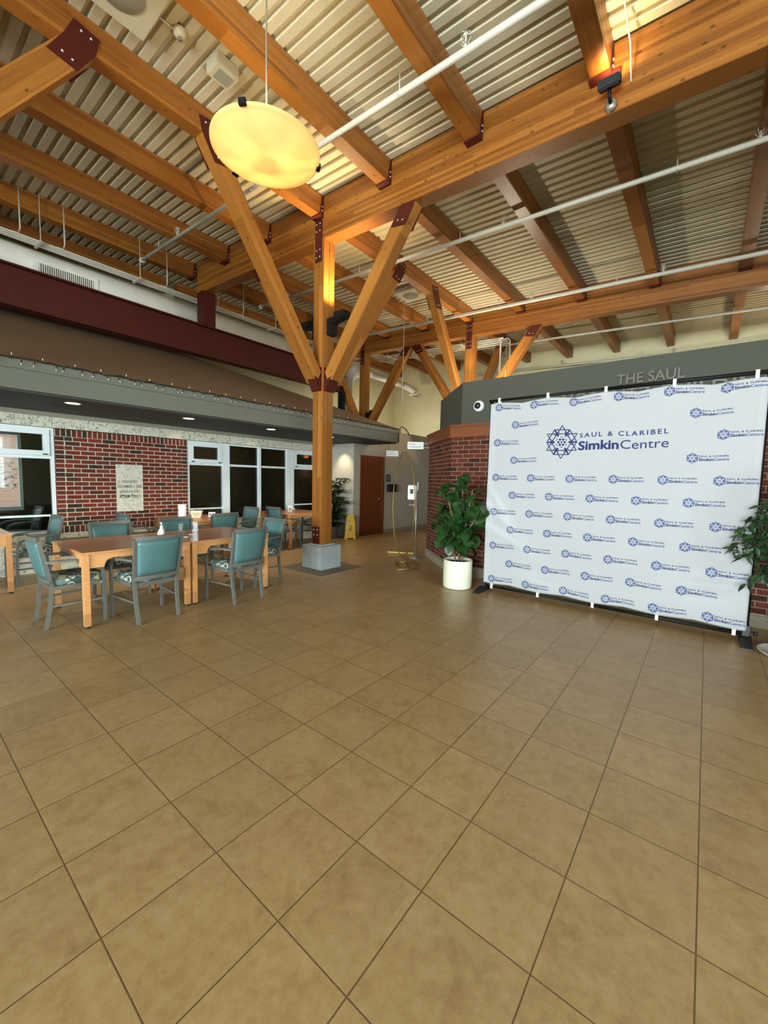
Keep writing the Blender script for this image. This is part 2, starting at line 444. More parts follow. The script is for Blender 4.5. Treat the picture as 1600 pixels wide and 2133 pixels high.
def add_text(mb, body, size, place, mat, offset=0, align='LEFT', spacing=1.0, extrude=0, width=None):
    vs, fs = text_mesh(body, size, offset, align, spacing, extrude)
    if width and vs:
        x0 = min(v.x for v in vs); x1 = max(v.x for v in vs); k = width / (x1 - x0)
        for v in vs: v.x = (v.x - x0) * k
    V = [mb.bm.verts.new(place(v)) for v in vs]; mi = mb.mi(mat)
    for f in fs:
        try:
            g = mb.bm.faces.new([V[i] for i in f]); g.material_index = mi
        except ValueError: pass

# ================================================================== STRUCTURE
SL = .045                                    # the roof falls gently towards the right of the room
def zr(x, z0): return z0 - SL * (x + 5.1)
XL, XR, YF, YB = -11.05, 4.1, -9.1, 14.5

o = MB(); o.face([(XL - .2, YF - .2, 0), (XR + .2, YF - .2, 0), (XR + .2, YB + .2, 0), (XL - .2, YB + .2, 0)])
struct(o.build('floor', 'floor'))

# corrugated steel deck
o = MB(); y = YF; prof = []
while y < YB + .05:
    prof += [(y, 0), (y + .086, 0), (y + .098, .046), (y + .1404, .046)]; y += .1524
xs = [XL, XR]
rows = [[o.bm.verts.new((x, p[0], zr(x, 6.02) + p[1])) for p in prof] for x in xs]
for i in range(len(prof) - 1):
    o.bm.faces.new((rows[0][i], rows[0][i + 1], rows[1][i + 1], rows[1][i]))
rt = [[o.bm.verts.new((x, yy, zr(x, 6.12))) for yy in (YF, y)] for x in xs]
o.bm.faces.new((rt[0][0], rt[1][0], rt[1][1], rt[0][1]))
struct(o.build('ceiling', 'deck'))

# outer walls
o = MB(); o.bx(XL - .2, XL, YF, YB, 2.9, 6.6)
o.bx(XL - .2, XL, YF, -1.2, 0, 2.9); o.bx(XL - .2, XL, 1.95, YB, 0, 2.9); o.bx(XL - .2, XL, -1.2, 1.95, 0, .75); o.bx(XL - .2, XL, -1.2, 1.95, 2.35, 2.9)
struct(o.build('wall_left', 'cream'))
o = MB(); o.bx(XL, XR, YB, YB + .2, 0, 6.6); struct(o.build('wall_back', 'cream'))
o = MB(); o.bx(XR, XR + .2, YF, YB, 2.85, 6.3); o.bx(XR, XR + .2, 3.3, YB, 0, 2.85); o.bx(XR, XR + .2, YF, -4.5, 0, 2.85); o.bx(XR, XR + .2, -4.5, 3.3, 0, .85)
struct(o.build('wall_right', 'cream'))
o = MB(); o.bx(XL, XR, YF - .2, YF, 3.4, 6.6); o.bx(XL, -3.4, YF - .2, YF, 0, 3.4); o.bx(3.9, XR, YF - .2, YF, 0, 3.4); o.bx(-3.4, 3.9, YF - .2, YF, 0, .9)
struct(o.build('wall_front', 'cream'))
def mullions(name, axis, fixed, a, b, z0, z1, n, zt):
    o = MB(); w = .035
    def bb(p0, p1, q0, q1, e=0):
        if axis == 'y': o.bx(fixed - .05 - e, fixed + .05 + e, p0, p1, q0, q1, 'frame_white')
        else: o.bx(p0, p1, fixed - .05 - e, fixed + .05 + e, q0, q1, 'frame_white')
    for i in range(n + 1):
        c = a + (b - a) * i / n; bb(c - w, c + w, z0, z1)
    for z in (z0 + w, zt, z1 - w): bb(a, b, z - w, z + w, .003)
    w_ = struct(o.build(name))
    g = MB()
    if axis == 'y': g.face([(fixed, a, z0), (fixed, b, z0), (fixed, b, z1), (fixed, a, z1)])
    else: g.face([(a, fixed, z0), (b, fixed, z0), (b, fixed, z1), (a, fixed, z1)])
    g.build('pane', 'glass', w_)
mullions('window_4', 'y', XR + .1, -4.5, 3.3, .85, 2.85, 6, 2.2)
mullions('window_5', 'x', YF - .1, -3.4, 3.9, .9, 3.4, 6, 2.5)
mullions('window_3', 'y', XL - .1, -1.2, 1.95, .75, 2.35, 3, 1.95)

# ---------------- dining-room wall (left): brick pier, stone, windows
WX = -7.95
def uvface(mb, x, y0, y1, z0, z1, mat, u0=None, v0=None):
    u0 = y0 if u0 is None else u0; v0 = z0 if v0 is None else v0
    mb.face([(x, y0, z0), (x, y1, z0), (x, y1, z1), (x, y0, z1)], mat, uvs=[(y0 - u0, z0 - v0), (y1 - u0, z0 - v0), (y1 - u0, z1 - v0), (y0 - u0, z1 - v0)])
o = MB()
b0, b1 = 1.805, 3.853
o.bx(WX - .28, WX - .004, b0, b1, .0, 2.21, 'base_tile')
uvface(o, WX, b0, 1.926, .692, 2.102, 'brick_stack', b0 - .38)
uvface(o, WX, 1.926, 3.758, .692, 2.102, 'brick', 1.93 - .1)
uvface(o, WX, 3.758, b1, .692, 2.102, 'brick_stack', 3.753)
uvface(o, WX, b0, b1, 2.102, 2.21, 'brick_soldier', b0 + .004, 2.102 - .385 + .0)
uvface(o, WX, b0, b1, .585, .692, 'brick_soldier', b0 + .004, .585 - .385)
# brick returns of the pier
o.face([(WX - .28, b0 - .001, .585), (WX, b0 - .001, .585), (WX, b0 - .001, 2.21), (WX - .28, b0 - .001, 2.21)], 'brick_stack', uvs=[(0, 0), (.28, 0), (.28, 1.62), (0, 1.62)])
struct(o.build('wall_left.001'))
# stone sill courses, stepped
o = MB()
o.bx(WX - .28, WX + .02, -3.0, 7.8, .50, .585, None, .004)
o.bx(WX - .28, WX - .02, -3.0, 7.8, .40, .50); o.bx(WX - .28, WX + .005, -3.0, 7.8, .27, .40); o.bx(WX - .28, WX - .03, -3.0, 7.8, .2, .27); o.bx(WX - .28, WX + .0, -3.0, 7.8, 0, .2)
struct(o.build('trim_1', 'stone'))
# stone lintel band with joints
o = MB(); yj = [-3.0, -.4, 1.19, 1.78, 3.35, 3.9, 5.5, 7.05, 7.8]
for a, b in zip(yj, yj[1:]): o.bx(WX - .28, WX + .01, a + .003, b - .003, 2.222, 2.382)
struct(o.build('trim_2', 'stone'))
o = MB(); o.bx(WX - .28, WX + .03, -3.0, 7.8, 2.382, 2.45); struct(o.build('trim_3', 'greige'))

def window(name, y0, y1, z0, z1, units):
    """units: (ya, yb, kind) kind 'awning' = opening light over pane and rail, 'fixed' = plain transom"""
    root = MB(); x0, x1 = WX - .10, WX - .02
    root.bx(x0, x1, y0, y0 + .045, z0, z1); root.bx(x0, x1, y1 - .045, y1, z0, z1)
    root.bx(x0 + .001, x1 - .001, y0 + .045, y1 - .045, z1 - .035, z1); root.bx(x0 - .001, x1 + .04, y0, y1, z0 - .0, z0 + .04)
    prev = None
    for ya, yb, kind in units:
        if prev is not None: root.bx(x0 + .002, x1 + .015, prev, ya, z0 + .001, z1 - .001)
        zt = 1.765
        root.bx(x0 + .003, x1 - .003, ya, yb, zt - .022, zt + .022)
        if kind == 'awning': root.bx(x0 + .003, x1 - .003, ya, yb, .855, .885)
        prev = yb
    w = struct(root.build(name, 'frame_white'))
    for ya, yb, kind in units:
        if kind == 'awning':
            s = MB(); a, b, c, d = ya + .01, yb - .01, 1.79, z1 - .03; fw = .075; xa, xb = WX - .09, WX - .005
            s.bx(xa, xb, a, a + fw, c, d); s.bx(xa, xb, b - fw, b, c, d); s.bx(xa, xb, a + fw, b - fw, d - fw, d); s.bx(xa, xb, a + fw, b - fw, c, c + fw)
            sh = s.build('sash', 'frame_white', w)
            for yy in (a + .06, b - .06):
                h = MB(); h.bx(WX - .005, WX + .012, yy - .028, yy + .028, c + .012, c + .03); h.build('latch', 'black_plastic', sh)
        g = MB(); g.face([(WX - .06, ya, z0), (WX - .06, yb, z0), (WX - .06, yb, z1), (WX - .06, ya, z1)]); g.build('pane', 'glass', w)
    return w
window('window_1', -2.2, 1.80, .60, 2.215, [(-2.15, -1.1, 'awning'), (-1.02, .1, 'fixed'), (.18, 1.755, 'awning')])
window('window_2', 3.86, 7.75, .60, 2.215, [(3.9, 4.60, 'awning'), (4.755, 5.465, 'fixed'), (5.53, 6.255, 'fixed'), (6.47, 7.20, 'awning'), (7.25, 7.70, 'fixed')])

# dim rooms behind the windows
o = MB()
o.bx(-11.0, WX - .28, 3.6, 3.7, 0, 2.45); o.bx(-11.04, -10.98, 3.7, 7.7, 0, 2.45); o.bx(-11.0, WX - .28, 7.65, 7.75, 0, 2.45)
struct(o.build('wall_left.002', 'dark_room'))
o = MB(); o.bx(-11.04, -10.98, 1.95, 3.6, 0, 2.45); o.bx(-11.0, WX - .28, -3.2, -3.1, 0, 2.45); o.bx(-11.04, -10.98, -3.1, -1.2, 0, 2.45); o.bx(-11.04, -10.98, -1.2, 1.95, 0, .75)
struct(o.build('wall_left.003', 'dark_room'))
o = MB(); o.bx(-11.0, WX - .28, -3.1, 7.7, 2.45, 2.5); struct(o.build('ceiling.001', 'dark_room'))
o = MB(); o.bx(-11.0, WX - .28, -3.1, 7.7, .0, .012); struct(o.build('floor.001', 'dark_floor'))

point('room_fill_light', (-9.6, 5.6, 2.2), 22, (1, .85, .6), .1)  # added fill light without a fixture, lifts the dark interior
# canopy: soffit, fascia, hipped roof
FX = -6.2; FE = 8.38
o = MB(); o.bx(WX + .0, FX - .04, -3.0, FE - .04, 2.45, 2.52, 'soffit')
for k in range(14): o.bx(WX + .0, FX - .04, -3.0, FE - .04, 2.4485, 2.4495, 'soffit') if False else None
o.bx(FX - .34, FX - .04, -3.0, FE - .04, 2.478, 2.50, 'fascia')
struct(o.build('ceiling.002'))
o = MB()
o.bx(FX - .04, FX, -3.0, FE, 2.475, 2.755); o.bx(WX + .75, FX, FE - .04, FE, 2.475, 2.755)
o.bx(FX - .04, FX + .025, -3.0, FE + .02, 2.70, 2.80); o.bx(WX + .75, FX + .02, FE, FE + .025, 2.70, 2.80)
struct(o.build('trim_4', 'fascia'))
o = MB(); S = .43; t2 = 4.6
a = (FX + .03, -3.0, 2.80); b = (FX + .03, FE + .03, 2.80)
c = (FX - t2, FE - t2, 2.80 + S * t2); d = (FX - t2, -3.0, 2.80 + S * t2)
o.face([a, b, c, d]); o.face([b, (FX - t2, FE + .03, 2.80), c])
struct(o.build('ceiling.003', 'roof_tan'))

# hall walls around the door
o = MB(); o.bx(WX - .1, -7.2, 7.8, 7.95, 0, 2.46); struct(o.build('wall_left.004', 'grey_wall'))
o = MB(); o.bx(-7.35, -7.2, 7.95, 8.05, 0, 2.93); o.bx(-7.35, -7.2, 9.06, 9.9, 0, 2.93); o.bx(-7.35, -7.2, 8.05, 9.06, 2.17, 2.93)
struct(o.build('wall_left.005', 'grey_wall'))
o = MB(); o.bx(-7.35, -7.2, 9.9, 12.0, 0, 2.93); struct(o.build('wall_left.006', 'grey_wall'))
o = MB(); o.bx(-7.2, -4.2, 11.7, 11.9, 0, 3.12); struct(o.build('wall_back.001', 'taupe'))
o = MB(); o.bx(-7.2, -7.185, 9.06, 11.7, 0, .11); o.bx(-7.2, -4.2, 11.685, 11.7, 0, .11); o.bx(-7.2, -7.185, 7.79, 8.05, 0, .11)
struct(o.build('baseboard_left', 'base_tile'))
dr = MB(); dr.bx(-7.23, -7.205, 8.12, 8.99, .01, 2.10, 'door_wood'); door = struct(dr.build('door_1'))
f = MB(); f.bx(-7.26, -7.185, 8.05, 8.12, 0, 2.17); f.bx(-7.26, -7.185, 8.99, 9.06, 0, 2.17); f.bx(-7.26, -7.185, 8.12, 8.99, 2.10, 2.17); f.build('door_frame', 'door_wood', door)
h = MB(); h.lathe([(0, 0), (.012, 0), (.012, .03), (.03, .045), (.032, .06), (.02, .075), (0, .078)], n=16); h.build('knob', 'chrome', door, loc=(-7.205, 8.80, 1.0), rot=(0, R(90), 0))

# brick block on the right with oak band and grey-green bulkhead
CX, CY = -3.36, 6.03; EX, EY = -4.47, 7.08
o = MB()
L1 = XR - CX; z0, z1 = .15, 2.27
o.face([(CX, CY, z0), (XR, CY, z0), (XR, CY, z1), (CX, CY, z1)], 'brick_r', uvs=[(0, 0), (L1, 0), (L1, z1 - z0), (0, z1 - z0)])
L2 = math.hypot(EX - CX, EY - CY)
o.face([(EX, EY, z0), (CX, CY, z0), (CX, CY, z1), (EX, EY, z1)], 'brick_r', uvs=[(-L2, 0), (0, 0), (0, z1 - z0), (-L2, z1 - z0)])
o.face([(EX, 11.7, z0), (EX, EY, z0), (EX, EY, z1), (EX, 11.7, z1)], 'brick_r', uvs=[(0, 0), (4.6, 0), (4.6, z1 - z0), (0, z1 - z0)])
o.prism([(EX, 11.7), (EX, EY), (CX, CY), (XR, CY), (XR, 11.7)], 'z', 0, .1499, 'base_tile')
struct(o.build('wall_back.002'))
o = MB(); g = .05
o.prism([(EX - g, 11.7), (EX - g, EY - .02), (CX - .02, CY - g), (XR, CY - g), (XR, 11.7)], 'z', 2.25, 2.455, 'oak'); struct(o.build('trim_5'))
o = MB(); BY = 6.15
o.prism([(EX + .12, 11.7), (EX + .12, EY + .2), (-3.27, BY), (XR, BY), (XR, 11.7)], 'z', 2.455, 3.155, 'bulkhead'); struct(o.build('wall_back.003'))
o = MB(); o.prism([(EX, 11.7), (EX - .02, EY - .01), (CX - .01, CY - .02), (XR, CY - .02), (XR, 11.7)], 'z', 0, .13, 'base_tile'); struct(o.build('baseboard_back'))

# inlaid border round the column foot
o = MB(); o.bx(-5.67, -4.66, 4.33, 5.33, .0, .003); struct(o.build('trim_6', 'border_tile'))

# ================================================================== TIMBER
Y1, Y2, Y0 = 4.83, 10.15, -.49
CXM, CXL = -5.19, -8.97
def beam_local(mb, L, w, h): mb.bx(0, L, -w / 2, w / 2, -h / 2, h / 2, None, .006)
def girder(y, x0, x1, label):
    mb = MB(); L = x1 - x0; mb.bx(0, L, -.115, .115, 0, .64, None, .006)
    g = mb.build('timber_girder', 'glulam'); g.location = (x0, y, zr(x0, 5.37)); g.rotation_euler = (0, math.atan(SL), 0)
    tag(g, label, 'beam', 'timber girders across the hall')
    return g
girder(Y1, -9.15, XR, 'deep timber girder across the room, resting on the near main column')
girder(Y2, -9.15, XR, 'deep timber girder further back, running above the grey-green bulkhead wall')
girder(Y0, -9.15, XR, 'deep timber girder overhead behind the camera')

def bolt_proto():
    mb = MB(); mb.lathe([(0, 0), (.013, 0), (.012, .007), (.007, .012), (0, .013)], n=10); me_o = mb.build('bolt', 'bolt'); me = me_o.data; COL.objects.unlink(me_o); bpy.data.objects.remove(me_o); return me
BOLT = bolt_proto()
def bolt(parent, loc, n):
    b = bpy.data.objects.new('bolt', BOLT); COL.objects.link(b); b.parent = parent; b.location = loc
    b.rotation_euler = Vector(n).to_track_quat('Z', 'Y').to_euler(); return b

RX = [-5.19 + 1.365 * k for k in range(-4, 7)]
ords = ['first', 'second', 'third', 'fourth', 'fifth', 'sixth', 'seventh', 'eighth', 'ninth', 'tenth', 'eleventh']
bays = [(Y0 + .115, Y1 - .115, 'between the camera and the near girder', 0), (Y1 + .115, Y2 - .115, 'between the near and the far girder', 1), (Y2 + .115, YB, 'beyond the far girder', 2)]
for ya, yb, where, bi in bays:
    for k, x in enumerate(RX):
        if bi == 0 and k > 7: continue
        L = yb - ya - .01
        root = MB(); root.bx(0, L, -.09, .09, -.155, .155, None, .006)
        r_ = root.build('roof_rafter', 'glulam'); r_.location = (x, ya + .005, zr(x, 5.863)); r_.rotation_euler = (0, 0, R(90))
        tag(r_, '%s timber rafter from the left wall, %s' % (ords[k], where), 'rafter', 'timber roof rafters')
        ends = []
        if bi < 2: ends.append((L - .075, 1, L))
        if bi > 0: ends.append((0.0, -1, 0))
        if k == 0: ends = []
        for q, sgn, e in ends:
            h = MB(); t = .008
            e0, e1 = (L - .10, L + .004) if sgn > 0 else (-.004, .10)
            for s in (-1, 1):
                pr = [(e0 + .03, -.13), (e1, -.165), (e1, .14), (e0 + .075, .14)] if sgn > 0 else [(e0, -.165), (e1 - .03, -.13), (e1 - .075, .14), (e0, .14)]
                ya_, yb_ = (s * .0905, s * (.0905 + t))
                h.prism(pr, 'y', min(ya_, yb_), max(ya_, yb_))
            h.bx(e0, e1, -.099, .099, -.175, -.1555)
            hb = h.build('hanger_bracket', 'maroon', r_)
            for s in (-1, 1):
                for z in (-.09, -.03):
                    if bi == 0 or (bi == 1 and sgn > 0): bolt(hb, ((e0 + e1) / 2 + sgn * .022, s * .0985, z), (0, s, 0))

def column(x, y, label, z_base, braces, main=False, pedestal=False, w=.24, near=True):
    root = thing('timber_column', label, 'column', (x, y, 0), 0, 'braced timber columns')
    gz = zr(x, 5.37)
    for k, (sx, sy) in enumerate(((-1, -1), (1, -1), (1, 1), (-1, 1))):     # cluster of four staves
        mb = MB(); q = w / 2
        a0, a1 = (-q, -.002) if sx < 0 else (.002, q); c0, c1 = (-q, -.002) if sy < 0 else (.002, q)
        # length along local x
        mb.bx(0, gz - z_base - .003, c0, c1, a0, a1, None, .004)
        mb.build('post_stave', 'glulam_post', root, loc=(0, 0, z_base + .002), rot=(0, R(-90), 0))
    # brackets under the girder
    for s in (-1, 1):
        h = MB(); h.bx(-.075, .075, s * .121, s * .135, gz - .34, gz + .30)
        hb = h.build('head_plate', 'maroon', root)
        for zz in (-.27, -.16, .13, .24):
            for xx in (-.04, .04): bolt(hb, (xx, s * .135, gz + zz), (0, s, 0))
    zb = 3.16; reach = 1.72; zt = gz + .02
    for d in braces:
        dv = Vector(d)
        top = dv * reach + Vector((0, 0, (zt if d[0] == 0 else zr(x + d[0] * reach, 5.37))))
        if d[0] == 0: top = dv * (reach + .25) + Vector((0, 0, zr(x, 5.708)))
        bot = dv * (w / 2 + .06) + Vector((0, 0, zb))
        L = (top - bot).length; dr_ = (top - bot).normalized()
        ang = math.asin(dr_.z); yaw = math.atan2(d[1], d[0])
        mb = MB()
        ta = math.tan(math.pi / 2 - ang)
        hh = .112
        # outline in (along, across) cut to the vertical post face and to the horizontal beam soffit
        cut = hh / math.tan(math.pi / 2 - ang) if ang < math.pi / 2 else 0
        pr = [(0.0, -hh), (L + hh / math.tan(ang) * 1.0, -hh), (L - hh / math.tan(ang), hh), (-.02, hh * .2), (-.02, -hh * .6)]
        pr = [(0.05, -hh), (L + hh / math.tan(ang), -hh), (L - hh / math.tan(ang), hh), (hh * math.tan(ang) * .45, hh), (0, hh * .0)]
        mb.prism([(p[0], p[1]) for p in pr], 'y', -.085, .085)
        br = mb.build('brace', 'glulam_post', root)
        br.location = bot; br.rotation_euler = (0, -ang, yaw)
        # gusset at the head
        gx = MB()
        cz = top.z
        for s in (-1, 1):
            base = dv * (top.xy.length)
            px_ = Vector((-dv.y, dv.x, 0)) * s * .089
            pts = [(-.13, .0), (.12, -.03), (.17, .17), (-.02, .20)]
            lo = [(-.14, -.02), (.10, -.02), (.02, -.24), (-.22, -.20)]
            V1 = []
            poly = [(-.26, -.22), (-.02, -.26), (.14, .0), (.18, .17), (-.04, .20), (-.12, .02)]
            for off in (0, .010):
                V1.append([gx.bm.verts.new(Vector((0, 0, cz)) + dv * (top.xy.length + p[0]) + px_ * (1 + off / .089) + Vector((0, 0, p[1]))) for p in poly])
            fs = [gx.bm.faces.new(V1[0]), gx.bm.faces.new(V1[1][::-1])]
            for i in range(6): fs.append(gx.bm.faces.new((V1[0][i], V1[0][(i + 1) % 6], V1[1][(i + 1) % 6], V1[1][i])))
            bmesh.ops.recalc_face_normals(gx.bm, faces=fs)
        g0 = gx.build('head_gusset', 'maroon', root)
        for s in (-1, 1):
            n_ = Vector((-dv.y, dv.x, 0)) * s
            for p in ((-.14, -.17), (-.06, -.19), (.02, .13), (.10, .12)):
                bolt(g0, Vector((0, 0, cz)) + dv * (top.xy.length + p[0]) + n_ * .1 + Vector((0, 0, p[1])), n_)
        # shoe at the foot
        sh = MB(); poly = [(w / 2 - .09, zb - .20), (w / 2 + .055, zb - .17), (w / 2 + .16, zb + .03), (w / 2 + .07, zb - .0), (w / 2 + .004, zb + .05), (w / 2 + .004, zb + .2), (w / 2 - .09, zb + .2)]
        V = []
        for off in (-.094, .094):
            pp = Vector((-dv.y, dv.x, 0)) * off
            V.append([sh.bm.verts.new(dv * p[0] + pp + Vector((0, 0, p[1]))) for p in poly])
        # outward-facing plate + folded sides
        n = len(poly); fs = [sh.bm.faces.new(V[0]), sh.bm.faces.new(V[1][::-1])]
        for i in range(n): fs.append(sh.bm.faces.new((V[0][i], V[0][(i + 1) % n], V[1][(i + 1) % n], V[1][i])))
        bmesh.ops.recalc_face_normals(sh.bm, faces=fs)
        s0 = sh.build('brace_shoe', 'maroon', root)
        # plate against the post face with bolts
    if True:
        for d in ((1, 0), (0, -1)):
            dv = Vector((d[0], d[1], 0)); sd = Vector((-dv.y, dv.x, 0))
            pl = MB(); c_ = dv * (w / 2 + .004)
            for t_ in (-1, 1): pass
            # bolts on the shoe cheeks, visible beside the brace
            pl.bm.free()
    # foot plates
    if pedestal:
        for s in ((0, -1), (0, 1)):
            h = MB(); h.bx(-.095, .075, s[1] * .121 - .006, s[1] * .121 + .006, z_base, z_base + .30); fp = h.build('foot_plate', 'maroon', root)
            for xx in (-.055, .03):
                for zz in (.16, .25): bolt(fp, (xx, s[1] * .128, z_base + zz), (0, s[1], 0))
    return root
DIRS = [(1, 0, 0), (-1, 0, 0), (0, 1, 0), (0, -1, 0)]
column(CXM, Y1, 'near timber column on a concrete block with four spreading braces', .41, DIRS, pedestal=True)
column(CXM, Y2, 'far timber column rising behind the grey-green bulkhead wall', 0.0, DIRS)
column(CXL + .02, Y2, 'far timber column rising through the canopy roof by the left wall', 0.0, [(1, 0, 0), (0, -1, 0), (0, 1, 0)])
column(CXM, Y0, 'timber column out of view whose brace enters the top left corner', .41, DIRS)
p = MB(); p.bx(-.24, .24, -.24, .24, 0, .39, None, .01); p.bx(-.15, .15, -.15, .15, .39, .412, None)
tag(p.build('concrete_pedestal', 'concrete', loc=(CXM + .01, Y1 - .005, .003)), 'square grey concrete block under the near timber column', 'pedestal')
p = MB(); p.bx(-.24, .24, -.24, .24, 0, .41, None, .01)
tag(p.build('concrete_pedestal', 'concrete', loc=(CXM, Y0, 0)), 'square grey concrete block under the column outside the frame', 'pedestal')

# maroon steel beam over the canopy with its posts
root = thing('steel_beam', 'long maroon steel I-beam running above the canopy roof', 'beam', (-8.97, 0, 4.17))
mb = MB(); mb.bx(-.02, .02, -3.0, 9.05, .02, .64); mb.build('web', 'maroon', root)
for z in (0, .63):
    mb = MB(); mb.bx(-.13, .13, -3.0, 9.05, z, z + .025); mb.build('flange', 'maroon', root)
for yy, nm in ((Y1, 'maroon steel post standing on the steel beam under the near girder'), (-.49, 'maroon steel post on the steel beam outside the frame')):
    mb = MB(); h_ = zr(-8.97, 5.37) - 4.83; mb.bx(-.13, .13, -.14, -.115, 0, h_); mb.bx(-.13, .13, .115, .14, 0, h_); mb.bx(-.012, .012, -.115, .115, 0, h_); mb.bx(.1, .13, -.115, .115, 0, h_ - .02)
    tag(mb.build('steel_post', 'maroon', loc=(-8.97, yy, 4.83)), nm, 'post')
mb = MB(); mb.bx(-.10, .10, -.06, .06, 0, 1.75)
tag(mb.build('steel_post', 'black', loc=(-8.97, 9.12, 2.94)), 'black steel post between canopy roof and steel beam, just right of the near column', 'post')

# ================================================================== SERVICES
# big round duct along the left wall, elbow down, small branch with diffuser
root = thing('air_duct', 'long white air duct above the maroon steel beam', 'duct', (-9.6, 0, 5.05))
mb = MB(); mb.sweep([(0, -3.0, 0), (0, 8.9, 0)], .36, None, None, 28); mb.build('trunk', 'white_duct', root)
mb = MB(); mb.bx(.30, .375, 1.9, 2.85, -.24, .10); gr = mb.build('grille', 'white_duct', root)
mb = MB(); mb.bx(.3755, .380, 1.98, 2.77, -.20, .06, 'black_plastic')
for k in range(26): mb.bx(.380, .386, 1.985 + k * .0305, 2.0 + k * .0305, -.20, .06, 'white_duct')
mb.build('louvre', None, gr)
root = thing('air_duct', 'slim white branch duct ending in a square diffuser by the cream wall', 'duct', (-9.6, 0, 5.24))
mb = MB(); mb.sweep([(0, 11.2, 0), (0, 10.7, 0), (0, 10.35, -.08), (0, 10.15, -.28), (0, 10.08, -.6), (0, 10.08, -2.0)], .115, None, None, 20, taper=[1, 1.9, 2.0, 1.8, 1.15, 1.1]); mb.build('elbow', 'white_duct', root)
mb = MB(); mb.sweep([(0, 11.1, 0), (0, 13.2, 0)], .115, None, None, 20); mb.build('trunk', 'white_duct', root)
mb = MB(); mb.sweep([(0, 13.15, 0), (.10, 13.5, -.08), (.2, 13.7, -.2)], .13, None, None, 20); mb.build('elbow', 'white_duct', root)
mb = MB(); mb.bx(.02, .42, 13.55, 13.95, -.34, -.30, 'white_duct'); mb.bx(.08, .36, 13.61, 13.89, -.345, -.34, 'pot_grey'); mb.build('diffuser', None, root)
# conduits on trapeze hangers
root = thing('conduit_rack', 'four thin white conduits on hangers above the long air duct', 'conduits', (0, 0, 0))
for k in range(4):
    mb = MB(); mb.sweep([(-9.42 + k * .07, -3.0, 5.46), (-9.42 + k * .07, 10.2, 5.46)], .014, None, None, 8); mb.build('conduit', 'pipe', root)
for yy in (.3, 2.0, 3.55, 5.2, 6.8, 8.4):
    mb = MB(); mb.bx(-9.48, -9.12, yy - .02, yy + .02, 5.425, 5.445)
    mb.sweep([(-9.13, yy, 5.43), (-9.13, yy, zr(-9.13, 6.03))], .007, None, None, 6); mb.build('trapeze_hanger', 'pipe', root)
for yy, xx in ((1.75, -9.2), (2.35, -9.2), (4.1, -9.2), (5.9, -9.2), (7.3, -9.2)):
    mb = MB(); mb.sweep([(xx, yy - .12, 5.46), (xx, yy - .02, 5.47), (xx, yy, 5.56), (xx, yy, zr(xx, 6.0))], .012, None, None, 8); mb.build('riser', 'pipe', root)
root = thing('conduit_rack', 'white conduits crossing behind the far girder beside the far column', 'conduits', (0, 0, 0))
for k in range(4):
    mb = MB(); mb.sweep([(-9.2, 10.75 + k * .16, zr(-9.2, 5.42)), (-4.55, 10.75 + k * .16, zr(-4.55, 5.42))], .022, None, None, 8); mb.build('conduit', 'pipe', root)
for xx in (-8.4, -7.1, -5.75):
    mb = MB(); mb.bx(xx - .025, xx + .025, 10.6, 11.4, zr(xx, 5.37), zr(xx, 5.395))
    for yy in (10.62, 11.38): mb.sweep([(xx, yy, zr(xx, 5.30)), (xx, yy, zr(xx, 6.03))], .008, None, None, 6)
    mb.build('trapeze_hanger', 'pipe', root)
for k in range(2):
    xx = -4.62 + k * .22
    mb = MB(); mb.sweep([(xx - .25, 10.75 + k * .1, zr(xx, 5.42)), (xx - .05, 10.75 + k * .1, zr(xx, 5.42)), (xx, 10.75 + k * .1, zr(xx, 5.34)), (xx, 10.75 + k * .1, 3.16)], .024 - k * .008, None, None, 10); mb.build('riser', 'pipe', root)

def sprinkler(y, x0, x1, z0, r, label, heads, end=True):
    root = thing('sprinkler_pipe', label, 'pipe', (0, y, 0), 0, 'white sprinkler pipes under the rafters')
    mb = MB(); mb.sweep([(x0, 0, zr(x0, z0)), (x1, 0, zr(x1, z0))], r, None, None, 12)
    mb.build('pipe_run', 'pipe', root)
    if end:
        mb = MB(); mb.sweep([(x0 - .06, 0, zr(x0, z0)), (x0 + .03, 0, zr(x0, z0))], r * 1.5, None, None, 12); mb.build('end_cap', 'pipe', root)
    for x in heads:
        mb = MB(); z = zr(x, z0)
        mb.sweep([(x, 0, z), (x, 0, z + .07)], .018, None, None, 8)
        mb.sweep([(x, 0, z + .07), (x, 0, z + .13)], .01, None, None, 8); mb.lathe([(0, 0), (.03, 0), (.03, .006), (0, .008)], (x, 0, z + .13), 12)
        for k in range(6):
            a_ = math.pi * k / 3; ca, sa = math.cos(a_), math.sin(a_)
            mb.sweep([(x + ca * .02, sa * .02, z + .05), (x + ca * .05, sa * .05, z + .09), (x + ca * .045, sa * .045, z + .145), (x, 0, z + .17)], .0035, None, None, 5)
        mb.build('sprinkler_head', 'pipe', root)
        mb = MB(); mb.sweep([(x - .75, 0, z + .03), (x - .75, 0, z + .22)], .007, None, None, 6); mb.sweep([(x - .75 - .0, -r - .006, z), (x - .75, 0, z + r + .01), (x - .75, r + .006, z)], .006, None, None, 6)
        mb.build('hanger_rod', 'pipe', root)
sprinkler(3.58, -9.1, XR, 5.60, .032, 'white sprinkler pipe nearest the camera, passing behind the glass bowl lamp', (-7.6, -4.6, -2.0, 1.2))
sprinkler(6.30, -9.05, XR, 5.60, .032, 'white sprinkler pipe just beyond the near girder, ending at the left', (-8.0, -5.0, -2.75, .2))
sprinkler(9.22, -9.2, XR, 5.60, .036, 'thick white sprinkler pipe running just in front of the far girder', (-6.0, -3.3, -.9), False)
